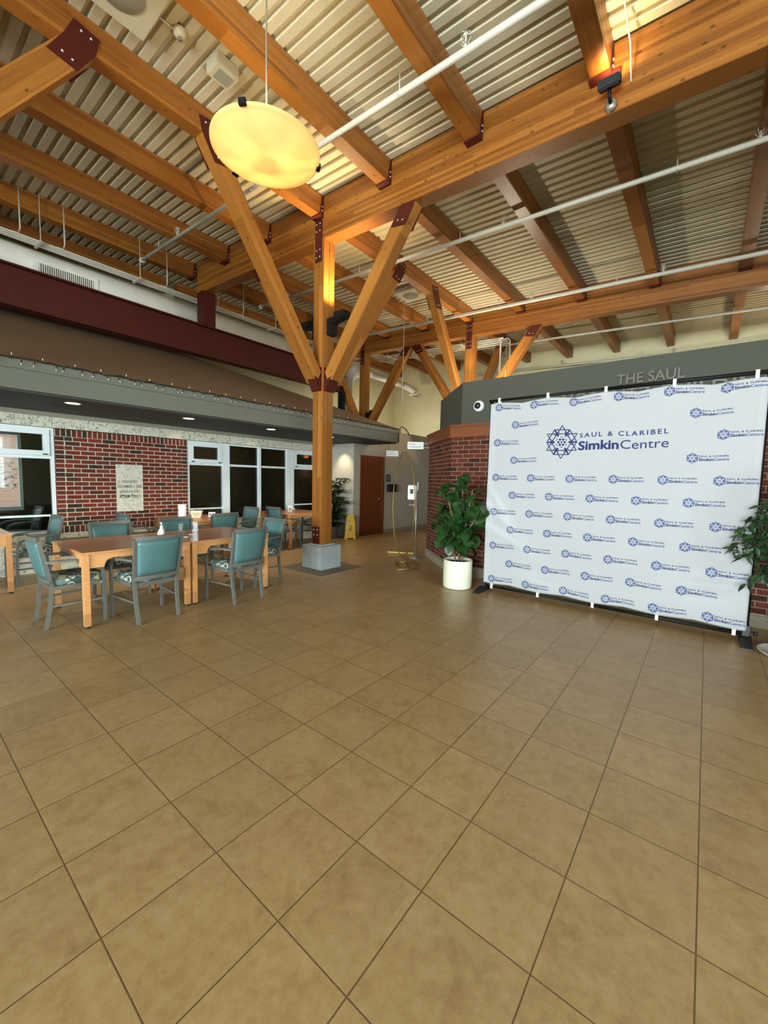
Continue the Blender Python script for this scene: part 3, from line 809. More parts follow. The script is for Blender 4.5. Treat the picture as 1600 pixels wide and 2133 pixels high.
sprinkler(11.95, -6.9, XR, 5.60, .03, 'white sprinkler pipe beyond the far girder over the bulkhead', (-5.1, -2.6, 0.2))
sprinkler(14.2, -6.9, XR, 5.42, .03, 'white sprinkler pipe against the far wall above the bulkhead', (-4.0, -1.0))
# ledge at the back wall
mb = MB(); mb.bx(-4.6, XR, YB - .3, YB - .02, 4.75, 5.28); tag(mb.build('wall_shelf_beam', 'cream'), 'cream boxed ledge along the far wall above the bulkhead', 'ledge')

# ceiling boxes
def ceil_pt(x): return zr(x, 6.02)
root = thing('ceiling_speaker', 'white box speaker on the deck left of the glass bowl lamp', 'speaker', (-4.42, 2.60, ceil_pt(-4.4) - .005))
mb = MB(); mb.bx(-.11, .11, -.13, .13, -.13, 0, None, .008); mb.build('housing', 'deck', root)
mb = MB(); mb.bx(-.07, .07, -.08, .08, -.137, -.131); mb.build('grille', 'greige', root)
root = thing('ceiling_speaker', 'square white ceiling panel speaker with round grille at the top edge', 'speaker', (-4.45, 1.62, ceil_pt(-4.4) - .005))
mb = MB(); mb.bx(-.32, .32, -.32, .32, -.09, 0, None, .01); mb.build('housing', 'deck', root)
mb = MB(); mb.lathe([(0, -.10), (.19, -.10), (.2, -.091), (.2, -.09)], n=32); mb.build('grille', 'greige', root)
root = thing('heat_detector', 'small white dome detector on the deck between the two ceiling speakers', 'detector', (-4.46, 2.16, ceil_pt(-4.4) - .004))
mb = MB(); mb.lathe([(0, -.06), (.04, -.055), (.065, -.03), (.07, 0)], n=24); mb.build('dome', 'deck', root)
mb = MB(); mb.sweep([(0, -.22, -.03), (0, -.06, -.03)], .010, None, None, 8); mb.build('conduit', 'deck', root)
mb = MB(); mb.lathe([(0, -.08), (.018, -.08), (.018, -.06), (0, -.06)], n=12); mb.build('sensor', 'pot_grey', root)
root = thing('ceiling_speaker', 'white square ceiling speaker behind the near column braces', 'speaker', (-5.9, 8.3, ceil_pt(-5.9) - .005))
mb = MB(); mb.bx(-.3, .3, -.3, .3, -.1, 0, None, .01); mb.build('housing', 'deck', root)
mb = MB(); mb.lathe([(0, -.11), (.17, -.11), (.18, -.101), (.18, -.1)], n=28); mb.build('grille', 'greige', root)

# ---------------- uplights on columns and the beam
def uplight(name, loc, rz, label, aim, power, size=75, col=WARM, reach=.16):
    root = thing(name, label, 'lamp', loc, rz, 'black column uplights')
    mb = MB(); mb.bx(.0, .11, -.075, .075, -.24, .03, None, .01); mb.build('wall_box', 'black', root)
    mb = MB(); mb.sweep([(.05, 0, -.03), (.36, 0, .03)], .11, .10, None); mb.build('arm', 'black', root)
    mb = MB(); mb.bx(.16, .40, -.08, .08, -.02, .09, None, .01); mb.build('head', 'black', root)
    m = root.rotation_euler.to_matrix()
    w = Vector(loc) + m @ Vector((.34, 0, .15))
    spot('uplight_beam', w, aim, power, col, size, .8, .06)
    return root
uplight('column_uplight', (CXM + .12, Y1 + .02, 4.12), 0, 'black uplight on the right face of the near column', (CXM + .12, Y1 - .05, 6.0), 300, 120)
uplight('column_uplight', (CXM - .12, Y1 + .02, 4.12), R(180), 'black uplight on the left side of the near column', (CXM - .7, Y1 - .1, 6.0), 30, 110)
uplight('column_uplight', (CXL + .14, Y2, 3.65), 0, 'black uplight on the far left column above the canopy roof', (CXL + .9, Y2 - .1, 6.0), 30, 90)
spot('uplight_beam', (CXM + .3, Y2 - .25, 4.3), (CXM - .3, Y2 - 1.1, 6.0), 60, WARM, 120, .8, .06)
spot('uplight_beam', (CXM - .5, Y2 + .4, 4.3), (CXM - .8, Y2 + .7, 6.0), 60, WARM, 120, .8, .06)
# beam spotlight at the upper right
bxx, byy = -.99, Y1 - .121
root = thing('beam_spotlight', 'black floodlight fixed to the near girder, upper right', 'lamp', (bxx, byy, 5.27))
mb = MB(); mb.lathe([(0, 0), (.055, 0), (.055, .03), (.03, .05), (0, .05)], n=20); mb.build('mount', 'chrome', root, loc=(0, 0, -.03), rot=(R(90), 0, 0))
mb = MB(); mb.sweep([(0, -.04, -.03), (0, -.10, -.01), (0, -.12, .05)], .016, None, None, 8); mb.build('arm', 'black', root)
mb = MB()
mb.box((0, -.14, .085), (.19, .12, .08), None, Matrix.Rotation(R(25), 3, 'X'), .012); mb.build('head', 'black', root)
spot('flood_beam', (bxx + .02, byy - .15, 5.415), (bxx + .02, byy - .10, 6.1), 27, (1, .76, .38), 150, .6, .04)
mb = MB(); mb.sweep([(.16, -.01, .1), (.15, -.03, .3), (.14, -.05, .42), (.13, -.6, .56), (.13, -3.5, .60)], .008, None, None, 6); mb.build('cable', 'pipe', root)
# stretch of cable clips omitted; orange end plate of the rafter above
mb = MB(); mb.bx(-.09, .09, -.02, 0, .0, .1); mb.build('end_plate', 'maroon', root, loc=(-.025, -.005, .19))

# ---------------- bowl pendant
PX, PY, PZ = -3.325, 2.375, 4.47
root = thing('bowl_pendant', 'large frosted glass bowl lamp hanging on a thin rod', 'lamp', (PX, PY, PZ))
Rb = .465
prof = [(0, -.125), (.08, -.123), (.18, -.112), (.28, -.088), (.37, -.053), (.42, -.025), (Rb - .012, -.004), (Rb + .012, .002), (Rb + .012, .016), (Rb - .014, .014), (.415, -.012), (.36, -.042), (.27, -.076), (.17, -.099), (.08, -.110), (0, -.112)]
mb = MB(); mb.lathe(prof, n=64); mb.build('glass_bowl', 'dish', root)
mb = MB(); mb.sweep([(0, 0, -.04), (0, 0, zr(PX, 6.02) - PZ)], .0075, None, None, 8); mb.build('rod', 'greige', root)
mb = MB(); mb.lathe([(0, .02), (.07, .02), (.07, .0), (.05, -.05), (0, -.05)], (0, 0, .02), 20)
for k in range(3):
    a_ = R(62 + 120 * k); mb.sweep([(0, 0, .03), (math.cos(a_) * (Rb + .01), math.sin(a_) * (Rb + .01), .03)], .006, None, None, 6)
mb.build('spider', 'maroon', root)
for k in range(3):
    a_ = R(62 + 120 * k); m3 = Matrix.Rotation(a_, 3, 'Z')
    mb = MB(); mb.box(m3 @ Vector((Rb + .012, 0, .012)), (.035, .06, .05), None, m3, .004); mb.build('clip', 'black', root)
for k in range(3):
    a_ = R(30 + 120 * k)
    point('pendant_bulb', (PX + .15 * math.cos(a_), PY + .15 * math.sin(a_), PZ - .01), 1.9, (1, .84, .46), .04)
point('pendant_bulb', (PX, PY, PZ + .17), 40, (1, .82, .54), .06)

for lx, ly, lz, pw, nm in ((-7.0, -1.7, 4.9, 90, 'added glass bowl lamp out of the frame, brightening the left ceiling and duct'), (-3.85, 9.3, 3.45, 210, 'added unseen glass bowl lamp behind the left part of the bulkhead'), (.9, 12.4, 3.85, 60, 'added unseen glass bowl lamp behind the right part of the bulkhead')):  # pendant copies added out of view to brighten ceiling, duct and far wall
    dup(root, (lx, ly, lz), 0, nm)
    point('pendant_bulb', (lx, ly, lz + .2), pw, (1, .88, .66), .06)
# ---------------- downlights under the canopy
for k, (yy, nm) in enumerate(((1.715, 'leftmost'), (3.245, 'second from the left'), (4.83, 'third from the left'), (6.38, 'just right of the near column'))):
    root = thing('soffit_downlight', 'round recessed downlight in the canopy soffit, ' + nm, 'lamp', (-6.62, yy, 2.449), 0, 'downlights in the canopy soffit')
    mb = MB(); mb.lathe([(.075, .0), (.095, -.006), (.095, .0)], n=28); mb.build('trim_ring', 'white', root)
    mb = MB(); mb.lathe([(0, -.002), (.075, -.002)], n=28); mb.build('lens', 'lens', root)
    spot('downlight_beam', (-6.62, yy, 2.42), (-6.7, yy, 0), 82, (1, .88, .70), 110, .8, .06)
for yy in (3.3, 4.9): spot('wall_wash', (-7.7, yy + .35, 2.43), (-7.95, yy + .35, 1.9), 2.2, (1, .8, .5), 90, .9, .03)
spot('wall_wash', (-7.5, 7.45, 2.43), (-7.55, 7.8, 1.5), 60, (1, .80, .55), 75, .9, .03)

# added fill lamps, out of view, to brighten the cream wall and hall
root = thing('fill_uplight_lamp', 'added unseen floor lamp beyond the hall wall, brightening the cream wall', 'lamp', (-9.3, 12.2, 0))
mb = MB(); mb.lathe([(0, 0), (.16, 0), (.16, .02), (.02, .04), (0, .04)], n=24); mb.build('base', 'black', root)
mb = MB(); mb.sweep([(0, 0, .03), (0, 0, 2.85)], .015, None, None, 10); mb.build('pole', 'black', root)
mb = MB(); mb.lathe([(.02, 2.84), (.14, 2.93), (.15, 2.95), (.135, 2.95), (.02, 2.86)], n=24); mb.build('shade', 'black', root)
point('fill_uplight_bulb', (-9.3, 12.2, 3.0), 120, (1, .90, .70), .08)
root = thing('hall_fill_lamp', 'added unseen fill lamp round the brick corner, brightening the hallway', 'lamp', (EX - .001, 9.9, 2.15))  # lamp added round the corner only to light the hallway
mb = MB(); mb.bx(-.03, 0, -.06, .06, -.1, .1, None, .004); mb.build('plate', 'white', root)
mb = MB(); mb.lathe([(.06, -.09), (.10, .09), (.095, .09), (.055, -.09)], (-.13, 0, 0), 20); mb.build('shade', 'paper', root)
point('hall_fill_bulb', (EX - .13, 9.9, 2.15), 230, (1, .90, .72), .06)
# ---------------- string of lights on the fascia
root = thing('string_lights', 'string of small clear bulbs on dark wire along the canopy edge', 'string lights', (FX + .035, 0, 2.80))
mb = MB(); pts = []; yy = -.3; k = 0
rs = random.Random(3)
while yy < FE:
    pts.append((rs.uniform(-.005, .01), yy, .012 + rs.uniform(-.012, .012))); yy += .06
mb.sweep(pts, .006, None, None, 5); pts2 = [(p[0] + .006, p[1] + .02, p[2] - .006 + rs.uniform(-.01, .01)) for p in pts]
mb.sweep(pts2, .005, None, None, 5); mb.build('wire', 'wire', root)
bl = MB(); bl.lathe([(0, .015), (.004, .013), (.005, 0), (.004, -.009), (.0, -.018)], n=8); b0_ = bl.build('bulb', 'bulb', root)
sk = MB(); sk.sweep([(0, 0, .02), (0, 0, .045)], .007, None, None, 6); s0_ = sk.build('socket', 'wire', b0_)
mb = MB(); mb.sweep([(.0, FE + .05, -.05), (.0, FE + .05, 3.25)], .008, None, None, 6); mb.build('power_cord', 'deck', root)
first = True; yy = 0.0; n_ = 0
while yy < FE - .1 and n_ < 90:
    up = (n_ % 3 == 2)
    loc = (rs.uniform(.004, .014), yy + rs.uniform(-.03, .03), -.05 if not up else .045)
    if first: b = b0_; first = False
    else:
        b = b0_.copy(); COL.objects.link(b); s = s0_.copy(); COL.objects.link(s); s.parent = b
    b.location = loc; b.rotation_euler = (R(180) if up else rs.uniform(-.4, .4), rs.uniform(-.4, .4), 0)
    yy += .095; n_ += 1

# ================================================================== FURNITURE
def make_table(label, loc):
    root = thing('dining_table', label, 'table', loc, 0, 'square wooden dining tables')
    mb = MB(); mb.bx(-.535, .535, -.535, .535, .738, .762, 'table_edge', .006); mb.bx(-.525, .525, -.525, .525, .7605, .763, 'table_top'); mb.build('table_top', None, root)
    for sx, sy in ((-1, -1), (1, -1), (1, 1), (-1, 1)):
        mb = MB(); mb.bx(-.028, .028, -.028, .028, .02, .738, None, .004); lg = mb.build('leg', 'table_edge', root, loc=(sx * .498, sy * .498, 0))
        mb = MB(); mb.lathe([(0, 0), (.02, 0), (.02, .018), (.008, .02), (.008, .03)], n=12); mb.build('foot_glide', 'black_plastic', lg)
    for i in range(4):
        mb = MB(); a = .47
        arc = []
        for s in (-1, 1):
            seq = [(s * (a - .13) + s * .0 + -s * .07 * (1 - math.cos(R(t))), .60 + .085 * math.sin(R(t))) for t in (0, 20, 40, 60, 75, 90)]
            arc.append(seq)
        pr = [(-a, .60)] + [(-p[0] if False else p[0], p[1]) for p in arc[0]] + [(p[0], p[1]) for p in arc[1][::-1]] + [(a, .60), (a, .738), (-a, .738)]
        mb.prism(pr, 'y', -.011, .011)
        o_ = mb.build('apron', 'table_edge', root, rot=(0, 0, R(90 * i)))
        o_.location = Matrix.Rotation(R(90 * i), 3, 'Z') @ Vector((0, -.498, 0))
    return root
TC = -5.235
T1 = make_table('wooden table at the front left, with chairs on three sides', (TC, 1.775, 0))
T2 = dup(T1, (TC, 2.855, 0), 0, 'wooden table on the right of the front pair, holding clear acrylic sign stands')
T0 = dup(T1, (-7.33, .55, 0), 0, 'wooden table cut off by the left edge of the photo')
T3 = dup(T1, (-7.33, 3.72, 0), 0, 'wooden table against the brick wall, holding a paper towel roll and a basket')
T4 = dup(T1, (-7.40, 6.02, 0), 0, 'wooden table by the window behind the concrete block, holding a bottle')

def make_chair(label, loc, rz):
    """seat faces +Y"""
    root = thing('dining_armchair', label, 'chair', loc, rz, 'teal dining armchairs with grey metal frames')
    mb = MB(); n = 9; rows = []
    for iz, (zz, sh) in enumerate(((.435, .94), (.445, 1.0), (.475, 1.0), (.492, .95), (.498, .8))):
        pass
    # rounded seat cushion
    prof = [(.425, .97), (.44, 1.0), (.475, 1.0), (.493, .955), (.500, .80), (.503, .45)]
    def outline(k):
        pts = []
        hw, hd = .235 * k, .235 * k
        for i in range(32):
            a = 2 * math.pi * i / 32; c, s = math.cos(a), math.sin(a); e = 2 / 5
            pts.append((math.copysign(abs(c) ** e, c) * hw * (1.0 + .06 * (s > 0) * s), math.copysign(abs(s) ** e, s) * hd + .01))
        return pts
    rings = [[mb.bm.verts.new((p[0], p[1], z)) for p in outline(k)] for z, k in prof]
    for a, b in zip(rings, rings[1:]):
        for j in range(32):
            f = mb.bm.faces.new((a[j], a[(j + 1) % 32], b[(j + 1) % 32], b[j])); f.smooth = True
    mb.bm.faces.new(rings[-1]); mb.bm.faces.new(rings[0][::-1])
    mb.build('seat', 'seat', root)
    mb = MB(); mb.bx(-.235, .235, -.225, -.195, .385, .425); mb.bx(-.235, .235, .2, .23, .385, .425); mb.bx(-.235, -.205, -.21, .21, .385, .425); mb.bx(.205, .235, -.21, .21, .385, .425)
    mb.build('seat_frame', 'chair_metal', root)
    def by(z): return -.215 - max(0, z - .43) * .20        # rake of the back
    # rear legs / uprights
    for s in (-1, 1):
        mb = MB(); mb.sweep([(s * .205, -.27, 0), (s * .21, -.235, .2), (s * .215, -.215, .43), (s * .225, by(.66), .66), (s * .235, by(.885), .885)], .032, .030, None, up=(0, 1, 0)); mb.build('leg', 'chair_metal', root)
        # front leg with arm
        mb = MB(); mb.sweep([(s * .26, .215, 0), (s * .262, .215, .38), (s * .268, .20, .55), (s * .270, .165, .61), (s * .270, .10, .645), (s * .268, -.02, .655)], .030, .026, None, up=(1, 0, 0)); mb.build('leg', 'chair_metal', root)
        mb = MB(); mb.sweep([(s * .268, .09, .655), (s * .27, -.04, .668), (s * .262, -.17, .672), (s * .236, by(.67), .67)], .042, .022, None); mb.build('armrest', 'chair_metal', root)
        mb = MB(); mb.sweep([(s * .255, .21, .235), (s * .212, -.235, .225)], .020, .020, None); mb.build('stretcher', 'chair_metal', root)
        mb = MB(); mb.sweep([(s * .235, .19, .405), (s * .262, .21, .405)], .02, .02, None); mb.build('joint', 'chair_metal', root)
    # back frame
    mb = MB()
    def bar(z, hgt, w_, mb=mb):
        pts = [(x, by(z) - .028 * (1 - (x / .235) ** 2), z) for x in (-.235, -.18, -.12, -.06, 0, .06, .12, .18, .235)]
        mb.sweep(pts, w_, hgt, None)
    def bar2(*a): bar(*a, mb=mb)
    bar(.895, .045, .030); mb.build('top_rail', 'chair_metal', root); mb = MB(); bar2(.475, .04, .026); mb.build('bottom_rail', 'chair_metal', root)
    # curved back pad
    mb = MB(); nx, nz = 12, 8; F, B = [], []
    for j in range(nz + 1):
        z = .497 + (.872 - .497) * j / nz; rf, rb = [], []
        hw = .198 + .02 * j / nz
        for i in range(nx + 1):
            x = -hw + 2 * hw * i / nx; e = min(i, nx - i, j, nz - j); pf = .010 + (.014 if e >= 2 else .010 if e == 1 else 0)
            yy = by(z) - .028 * (1 - (x / .235) ** 2)
            rf.append(mb.bm.verts.new((x, yy + pf, z))); rb.append(mb.bm.verts.new((x, yy - pf, z)))
        F.append(rf); B.append(rb)
    for j in range(nz):
        for i in range(nx):
            for G, o1 in ((F, 1), (B, -1)):
                q = (G[j][i], G[j][i + 1], G[j + 1][i + 1], G[j + 1][i]); f = mb.bm.faces.new(q if o1 < 0 else q[::-1]); f.smooth = True
    per = [(0, i) for i in range(nx)] + [(j, nx) for j in range(nz)] + [(nz, i) for i in range(nx, 0, -1)] + [(j, 0) for j in range(nz, 0, -1)]
    for a, b in zip(per, per[1:] + per[:1]):
        mb.bm.faces.new((F[a[0]][a[1]], F[b[0]][b[1]], B[b[0]][b[1]], B[a[0]][a[1]]))
    bmesh.ops.recalc_face_normals(mb.bm, faces=mb.bm.faces[:])
    mb.build('backrest', 'teal', root)
    return root
# (x, y, heading of the seat front)
C2 = make_chair('teal armchair with its back to the camera at the front left table', (-4.74, 1.83, 0), R(93))
chairs = [
    ((-5.17, 1.27), R(0), 'teal armchair at the left end of the front left table, seen side-on'),
    ((-4.64, 2.84), R(95), 'teal armchair with its back to the camera at the right table of the front pair'),
    ((-5.80, 1.93), R(-90), 'teal armchair on the window side of the front left table, top of back showing'),
    ((-5.83, 2.80), R(-88), 'teal armchair behind the hand sanitizer, its back frame catching the light'),
    ((-5.13, 3.50), R(180), 'teal armchair at the right end of the front pair, turned towards the tables'),
    ((-6.68, 3.72), R(90), 'teal armchair standing between the two front tables and the towel-roll table'),
    ((-7.36, 1.36), R(183), 'teal armchair by the left window with its back beside the brick edge'),
    ((-7.34, 2.80), R(0), 'teal armchair in front of the stone plaque, only the top of its back showing'),
    ((-7.32, 4.55), R(180), 'dark-looking teal armchair right of the towel-roll table, back towards the window posts'),
    ((-7.12, 5.55), R(0), 'teal armchair left of the window table, tucked behind the dark-looking one'),
    ((-7.42, 6.72), R(180), 'teal armchair at the right end of the window table, partly hidden by the column'),
]
for (x, y), rz, lb in chairs: dup(C2, (x, y, 0), rz, lb)

# ---------------- things on the tables
ZT = .764
def pump_bottle(name, label, loc, clear=False, s=1.0):
    root = thing(name, label, 'bottle', loc)
    mb = MB(); mb.lathe([(0, 0), (.032 * s, 0), (.034 * s, .01), (.034 * s, .085 * s), (.028 * s, .105 * s), (.014 * s, .12 * s), (.014 * s, .13 * s)], n=20); mb.build('body', 'clear' if clear else 'white', root)
    if not clear:
        mb = MB(); mb.bx(-.031, .031, -.036, -.034, .015, .085, 'paper'); mb.bx(-.02, .02, -.0365, -.036, .05, .053, 'ink'); mb.bx(-.02, .02, -.0365, -.036, .04, .042, 'ink'); lb = mb.build('bottle_label', None, root, rot=(0, 0, R(45)))
    mb = MB(); mb.lathe([(.016 * s, .125 * s), (.018 * s, .13 * s), (.018 * s, .145 * s), (.007 * s, .15 * s), (.006 * s, .18 * s), (.012 * s, .183 * s), (.012 * s, .193 * s), (0, .195 * s)], n=16)
    mb.sweep([(0, 0, .188 * s), (.02 * s, -.02 * s, .188 * s), (.028 * s, -.028 * s, .18 * s)], .005 * s, None, None, 6); mb.build('pump', 'white' if not clear else 'clear', root)
    if clear:
        mb = MB(); mb.lathe([(0, .003), (.029 * s, .003), (.029 * s, .05 * s), (0, .05 * s)], n=16); mb.build('liquid', 'white', root)
    return root
pump_bottle('sanitizer_bottle', 'white pump bottle of hand sanitizer on the front left table', (-5.22, 2.20, ZT))
pump_bottle('sanitizer_bottle', 'clear pump bottle standing on the window table', (-7.52, 6.12, ZT), True, 1.0)
def acrylic_stand(label, loc, rz):
    root = thing('acrylic_sign_stand', label, 'sign stand', loc, rz, 'clear acrylic sign stands')
    mb = MB(); mb.bx(-.055, .055, -.0015, .0015, .004, .17); mb.build('panel', 'clear', root)
    mb = MB(); mb.bx(-.055, .055, -.03, .03, 0, .003); mb.build('base', 'white', root)
acrylic_stand('clear acrylic stand seen edge-on, left of the pair beside the sanitizer', (-5.12, 2.42, ZT), R(52))
acrylic_stand('wider clear acrylic stand on the right table of the front pair', (-5.26, 2.62, ZT), R(38))
root = thing('paper_towel_roll', 'upright roll of white paper towel beside the cream basket', 'paper towel', (-7.35, 3.46, ZT))
mb = MB(); mb.lathe([(.02, 0), (.065, 0), (.067, .004), (.067, .245), (.065, .25), (.02, .25)], n=32); mb.build('towel_sheets', 'paper', root)
mb = MB(); mb.lathe([(.017, 0), (.02, 0), (.02, .25), (.017, .25), (.017, 0)], n=20); mb.build('core', 'greige', root)
root = thing('fabric_basket', 'small cream basket with printed words between towel roll and white card', 'basket', (-7.35, 3.72, ZT), R(52))
mb = MB(); ring = []
for (hw, hd, z) in ((.075, .05, 0), (.10, .065, .125), (.094, .06, .125), (.07, .046, .006)):
    ring.append([mb.bm.verts.new(p) for p in ((-hw, -hd, z), (hw, -hd, z), (hw, hd, z), (-hw, hd, z))])
for a, b in zip(ring, ring[1:]):
    for j in range(4): mb.bm.faces.new((a[j], a[(j + 1) % 4], b[(j + 1) % 4], b[j]))
mb.bm.faces.new(ring[0][::-1]); mb.bm.faces.new(ring[-1]); mb.build('body', 'basket', root)
mb = MB(); mb.sweep([(-.05, .063, .12), (-.04, .066, .14), (.04, .066, .14), (.05, .063, .12)], .005, None, None, 6); mb.build('handle', 'ink', root)
mb = MB(); add_text(mb, 'Our Dining', .03, lambda v: Vector((v.x - .06, -.0605 - (v.y + .065) * .12 - .002, .075 + v.y)), 'ink'); add_text(mb, 'Room', .03, lambda v: Vector((v.x - .03, -.0605 - (v.y + .04) * .12 - .002, .042 + v.y)), 'ink'); mb.build('printed_words', None, root)
root = thing('table_card', 'white folded card with two dark squares beside the cream basket', 'card', (-7.30, 3.99, ZT), R(52))
mb = MB(); mb.prism([(-.03, 0), (0, .09), (.03, 0), (.028, 0), (0, .086), (-.028, 0)], 'x', -.06, .06); mb.build('card', 'paper', root)
mb = MB()
for cx in (-.03, .03):
    m3 = Matrix.Rotation(R(-18.4), 3, 'X'); mb.box((cx, -.0165, .047), (.03, .001, .03), 'ink', m3)
mb.build('printed_squares', None, root)
root = thing('table_sign', 'upright white sign with a small dark drawing on the window table', 'sign', (-7.36, 5.88, ZT), R(45))
mb = MB(); mb.bx(-.05, .05, -.003, .003, 0, .14, 'paper'); mb.bx(-.025, .025, -.0045, -.003, .05, .065, 'ink'); mb.bx(-.014, .014, -.0045, -.003, .065, .075, 'ink'); mb.bx(-.03, .03, -.0045, -.003, .10, .104, 'ink'); mb.build('panel', None, root)
mb = MB(); mb.bx(-.05, .05, -.03, .03, 0, .003); mb.build('base', 'clear', root)
mb = MB(); mb.bx(-.16, .16, -.12, .12, 0, .004); tag(mb.build('place_mat', 'red_plastic', loc=(-7.12, 4.02, ZT), rot=(0, 0, R(5))), 'dark red mat lying at the right corner of the towel-roll table', 'mat')

# ---------------- plaque in the brick
root = thing('stone_plaque', 'pale stone dedication plaque set in the brick wall', 'plaque', (WX + .001, 2.835, 0))
mb = MB(); mb.bx(-.02, .008, -.21, .21, .885, 1.70); mb.build('slab', 'plaque_stone', root)
for txt, zz, wdt, hgt in (('DEDICATED', 1.385, .24, .062), ('DECEMBER 3, 2000', 1.30, .385, .062), ('6 KISLEV 5761', 1.21, .30, .062), ("\u05d0\u05f4\u05e1\u05e9\u05ea \u05d5\u05dc\u05e1\u05db \u05f3\u05d5", 1.125, .33, .075)):
    mb = MB(); heb = zz < 1.2
    add_text(mb, txt, hgt, lambda v, w=wdt, z=zz: Vector((.0095, -w / 2 + v.x, z + v.y)), 'ink' if heb else 'border_tile', offset=.0022 if heb else .0008, width=wdt); mb.build('inscription', None, root)

# ---------------- backdrop
BYB = 5.35
root = thing('backdrop_banner', 'white step-and-repeat banner stretched on a black pipe frame', 'banner', (0, BYB, 0))
bx0, bx1, bz0, bz1 = -2.405, .395, .125, 2.60
stx = [-2.287, -1.650, -.997, -.347, .305]
def edge_top(x):
    d = min(abs(x - s) for s in stx); return 2.607 - .030 * min(1, (d / .32)) ** 1.5 - .012 * max(0, x + .4)
def edge_bot(x):
    d = min(abs(x - s) for s in stx); return .112 + .02 * min(1, (d / .32)) ** 1.5 + (.01 if x < -2 else 0)
def wrinkle(x, z):
    w = .006 * math.sin(x * 2.1 + 1.3) * math.sin(z * 1.7)
    # soft pull folds at the lower left edge and along the right edge
    for (cx, cz, ax, az, amp, ang) in ((-2.2, 1.05, .30, .055, .014, -.75), (-2.15, .80, .34, .05, .012, -.45), (-2.25, 1.25, .22, .05, .009, -.95), (-2.0, .62, .3, .06, .006, -.3),
                                       (.25, .62, .45, .045, .014, .05), (.2, .52, .5, .04, .011, .12), (.28, .80, .35, .05, .010, -.15), (-.1, .30, .4, .05, .007, .1), (.1, 1.0, .55, .10, .008, .1), (.05, 1.3, .5, .12, .008, -.1), (-1.6, .22, .35, .04, .005, -.2)):
        dx, dz = x - cx, z - cz; c, s = math.cos(ang), math.sin(ang)
        u, v = dx * c + dz * s, -dx * s + dz * c
        w += amp * math.exp(-(u / ax) ** 2 - (v / az) ** 2)
    return w * 1.7
def cpt(x, z, off=0):
    """cloth point: x, z in flat banner coordinates"""
    zt, zb = edge_top(x), edge_bot(x); t = (z - bz0) / (bz1 - bz0)
    k = .0
    zz = z + (zt - bz1) * max(0, t) ** 4 + (zb - bz0) * max(0, 1 - t) ** 4
    return Vector((x, -wrinkle(x, zz) - off, zz))
mb = MB(); nx, nz = 150, 130; G = []
for j in range(nz + 1):
    z = bz0 + (bz1 - bz0) * j / nz
    G.append([mb.bm.verts.new(cpt(bx0 + (bx1 - bx0) * i / nx, z)) for i in range(nx + 1)])
hemL, hemR = bx0 + .085, bx1 - .05
ci, hi = mb.mi('cloth'), mb.mi('hem')
for j in range(nz):
    for i in range(nx):
        f = mb.bm.faces.new((G[j][i], G[j][i + 1], G[j + 1][i + 1], G[j + 1][i])); f.smooth = True
        xm = bx0 + (bx1 - bx0) * (i + .5) / nx
        f.material_index = hi if (xm < hemL or xm > hemR) else ci
ret = bmesh.ops.solidify(mb.bm, geom=mb.bm.faces[:], thickness=.0012)
mb.build('cloth', None, root)
# printing
def emblem(mb, cx, cz, r, mat, w, fine=True, off=.0035):
    def P(x, z): return cpt(cx + x, cz + z, off)
    def seg(a, b, ww):
        a = Vector(a); b = Vector(b); d = (b - a).normalized(); n = Vector((-d.y, d.x)) * ww / 2
        q = [a + n, a - n, b - n, b + n]; f = mb.bm.faces.new([mb.bm.verts.new(P(p.x, p.y)) for p in q]); f.material_index = mb.mi(mat)
    V = [(r * math.sin(R(60 * k)), r * math.cos(R(60 * k))) for k in range(6)]
    for t in ((0, 2), (2, 4), (4, 0), (1, 3), (3, 5), (5, 1)): seg(V[t[0]], V[t[1]], w)
    H = [(r * .87 * math.sin(R(30 + 60 * k)), r * .87 * math.cos(R(30 + 60 * k))) for k in range(6)]
    for k in range(6): seg(H[k], H[(k + 1) % 6], w)
    for k in range(6):
        a = R(30 + 60 * k); s, c = math.sin(a), math.cos(a)
        seg((s * r * .45, c * r * .45), (s * r * .86, c * r * .86), w * 1.7)
        if fine:
            t1 = Vector((s * r * .40, c * r * .40)); sd = Vector((c, -s))
            p1, p2 = Vector((s, c)) * r * .62 + sd * r * .16, Vector((s, c)) * r * .62 - sd * r * .16
            seg(t1, p1, w * .8); seg(t1, p2, w * .8); seg(p1, p2, w * .8)
            a2 = R(60 * k); m_ = Vector((math.sin(a2), math.cos(a2))) * r * .30; sd2 = Vector((math.cos(a2), -math.sin(a2))) * r * .07
            seg(m_ - sd2, m_ + sd2, w * .7)
    def dot(x, z, rr):
        f = mb.bm.faces.new([mb.bm.verts.new(P(x + rr * math.cos(R(45 * k)), z + rr * math.sin(R(45 * k)))) for k in range(8)]); f.material_index = mb.mi(mat)
    dot(0, 0, r * .055)
    for k in range(6): dot(r * .18 * math.sin(R(60 * k + 30)), r * .18 * math.cos(R(60 * k + 30)), r * .07)
def logo(mb, x, z, k, big=False):
    """x,z = emblem centre, k = scale (1 = the large one)"""
    m = 'navy' if big else 'navy2'
    emblem(mb, x, z, .203 * k, m, (.0105 if big else .017) * k, big)
    add_text(mb, 'SAUL & CLARIBEL', .075 * k, lambda v: cpt(x + .205 * k + v.x, z + .048 * k + v.y, .0035), 'navy', offset=(.0012 if big else .003) * k, width=.88 * k, spacing=1.35)
    add_text(mb, 'Simkin', .145 * k, lambda v: cpt(x + .195 * k + v.x, z - .10 * k + v.y, .0035), 'navy', offset=.0045 * k, width=.43 * k)
    add_text(mb, 'Centre', .145 * k, lambda v: cpt(x + .64 * k + v.x, z - .10 * k + v.y, .0035), 'navy' if big else 'navy2', offset=(.0002 if big else .002) * k, width=.455 * k)
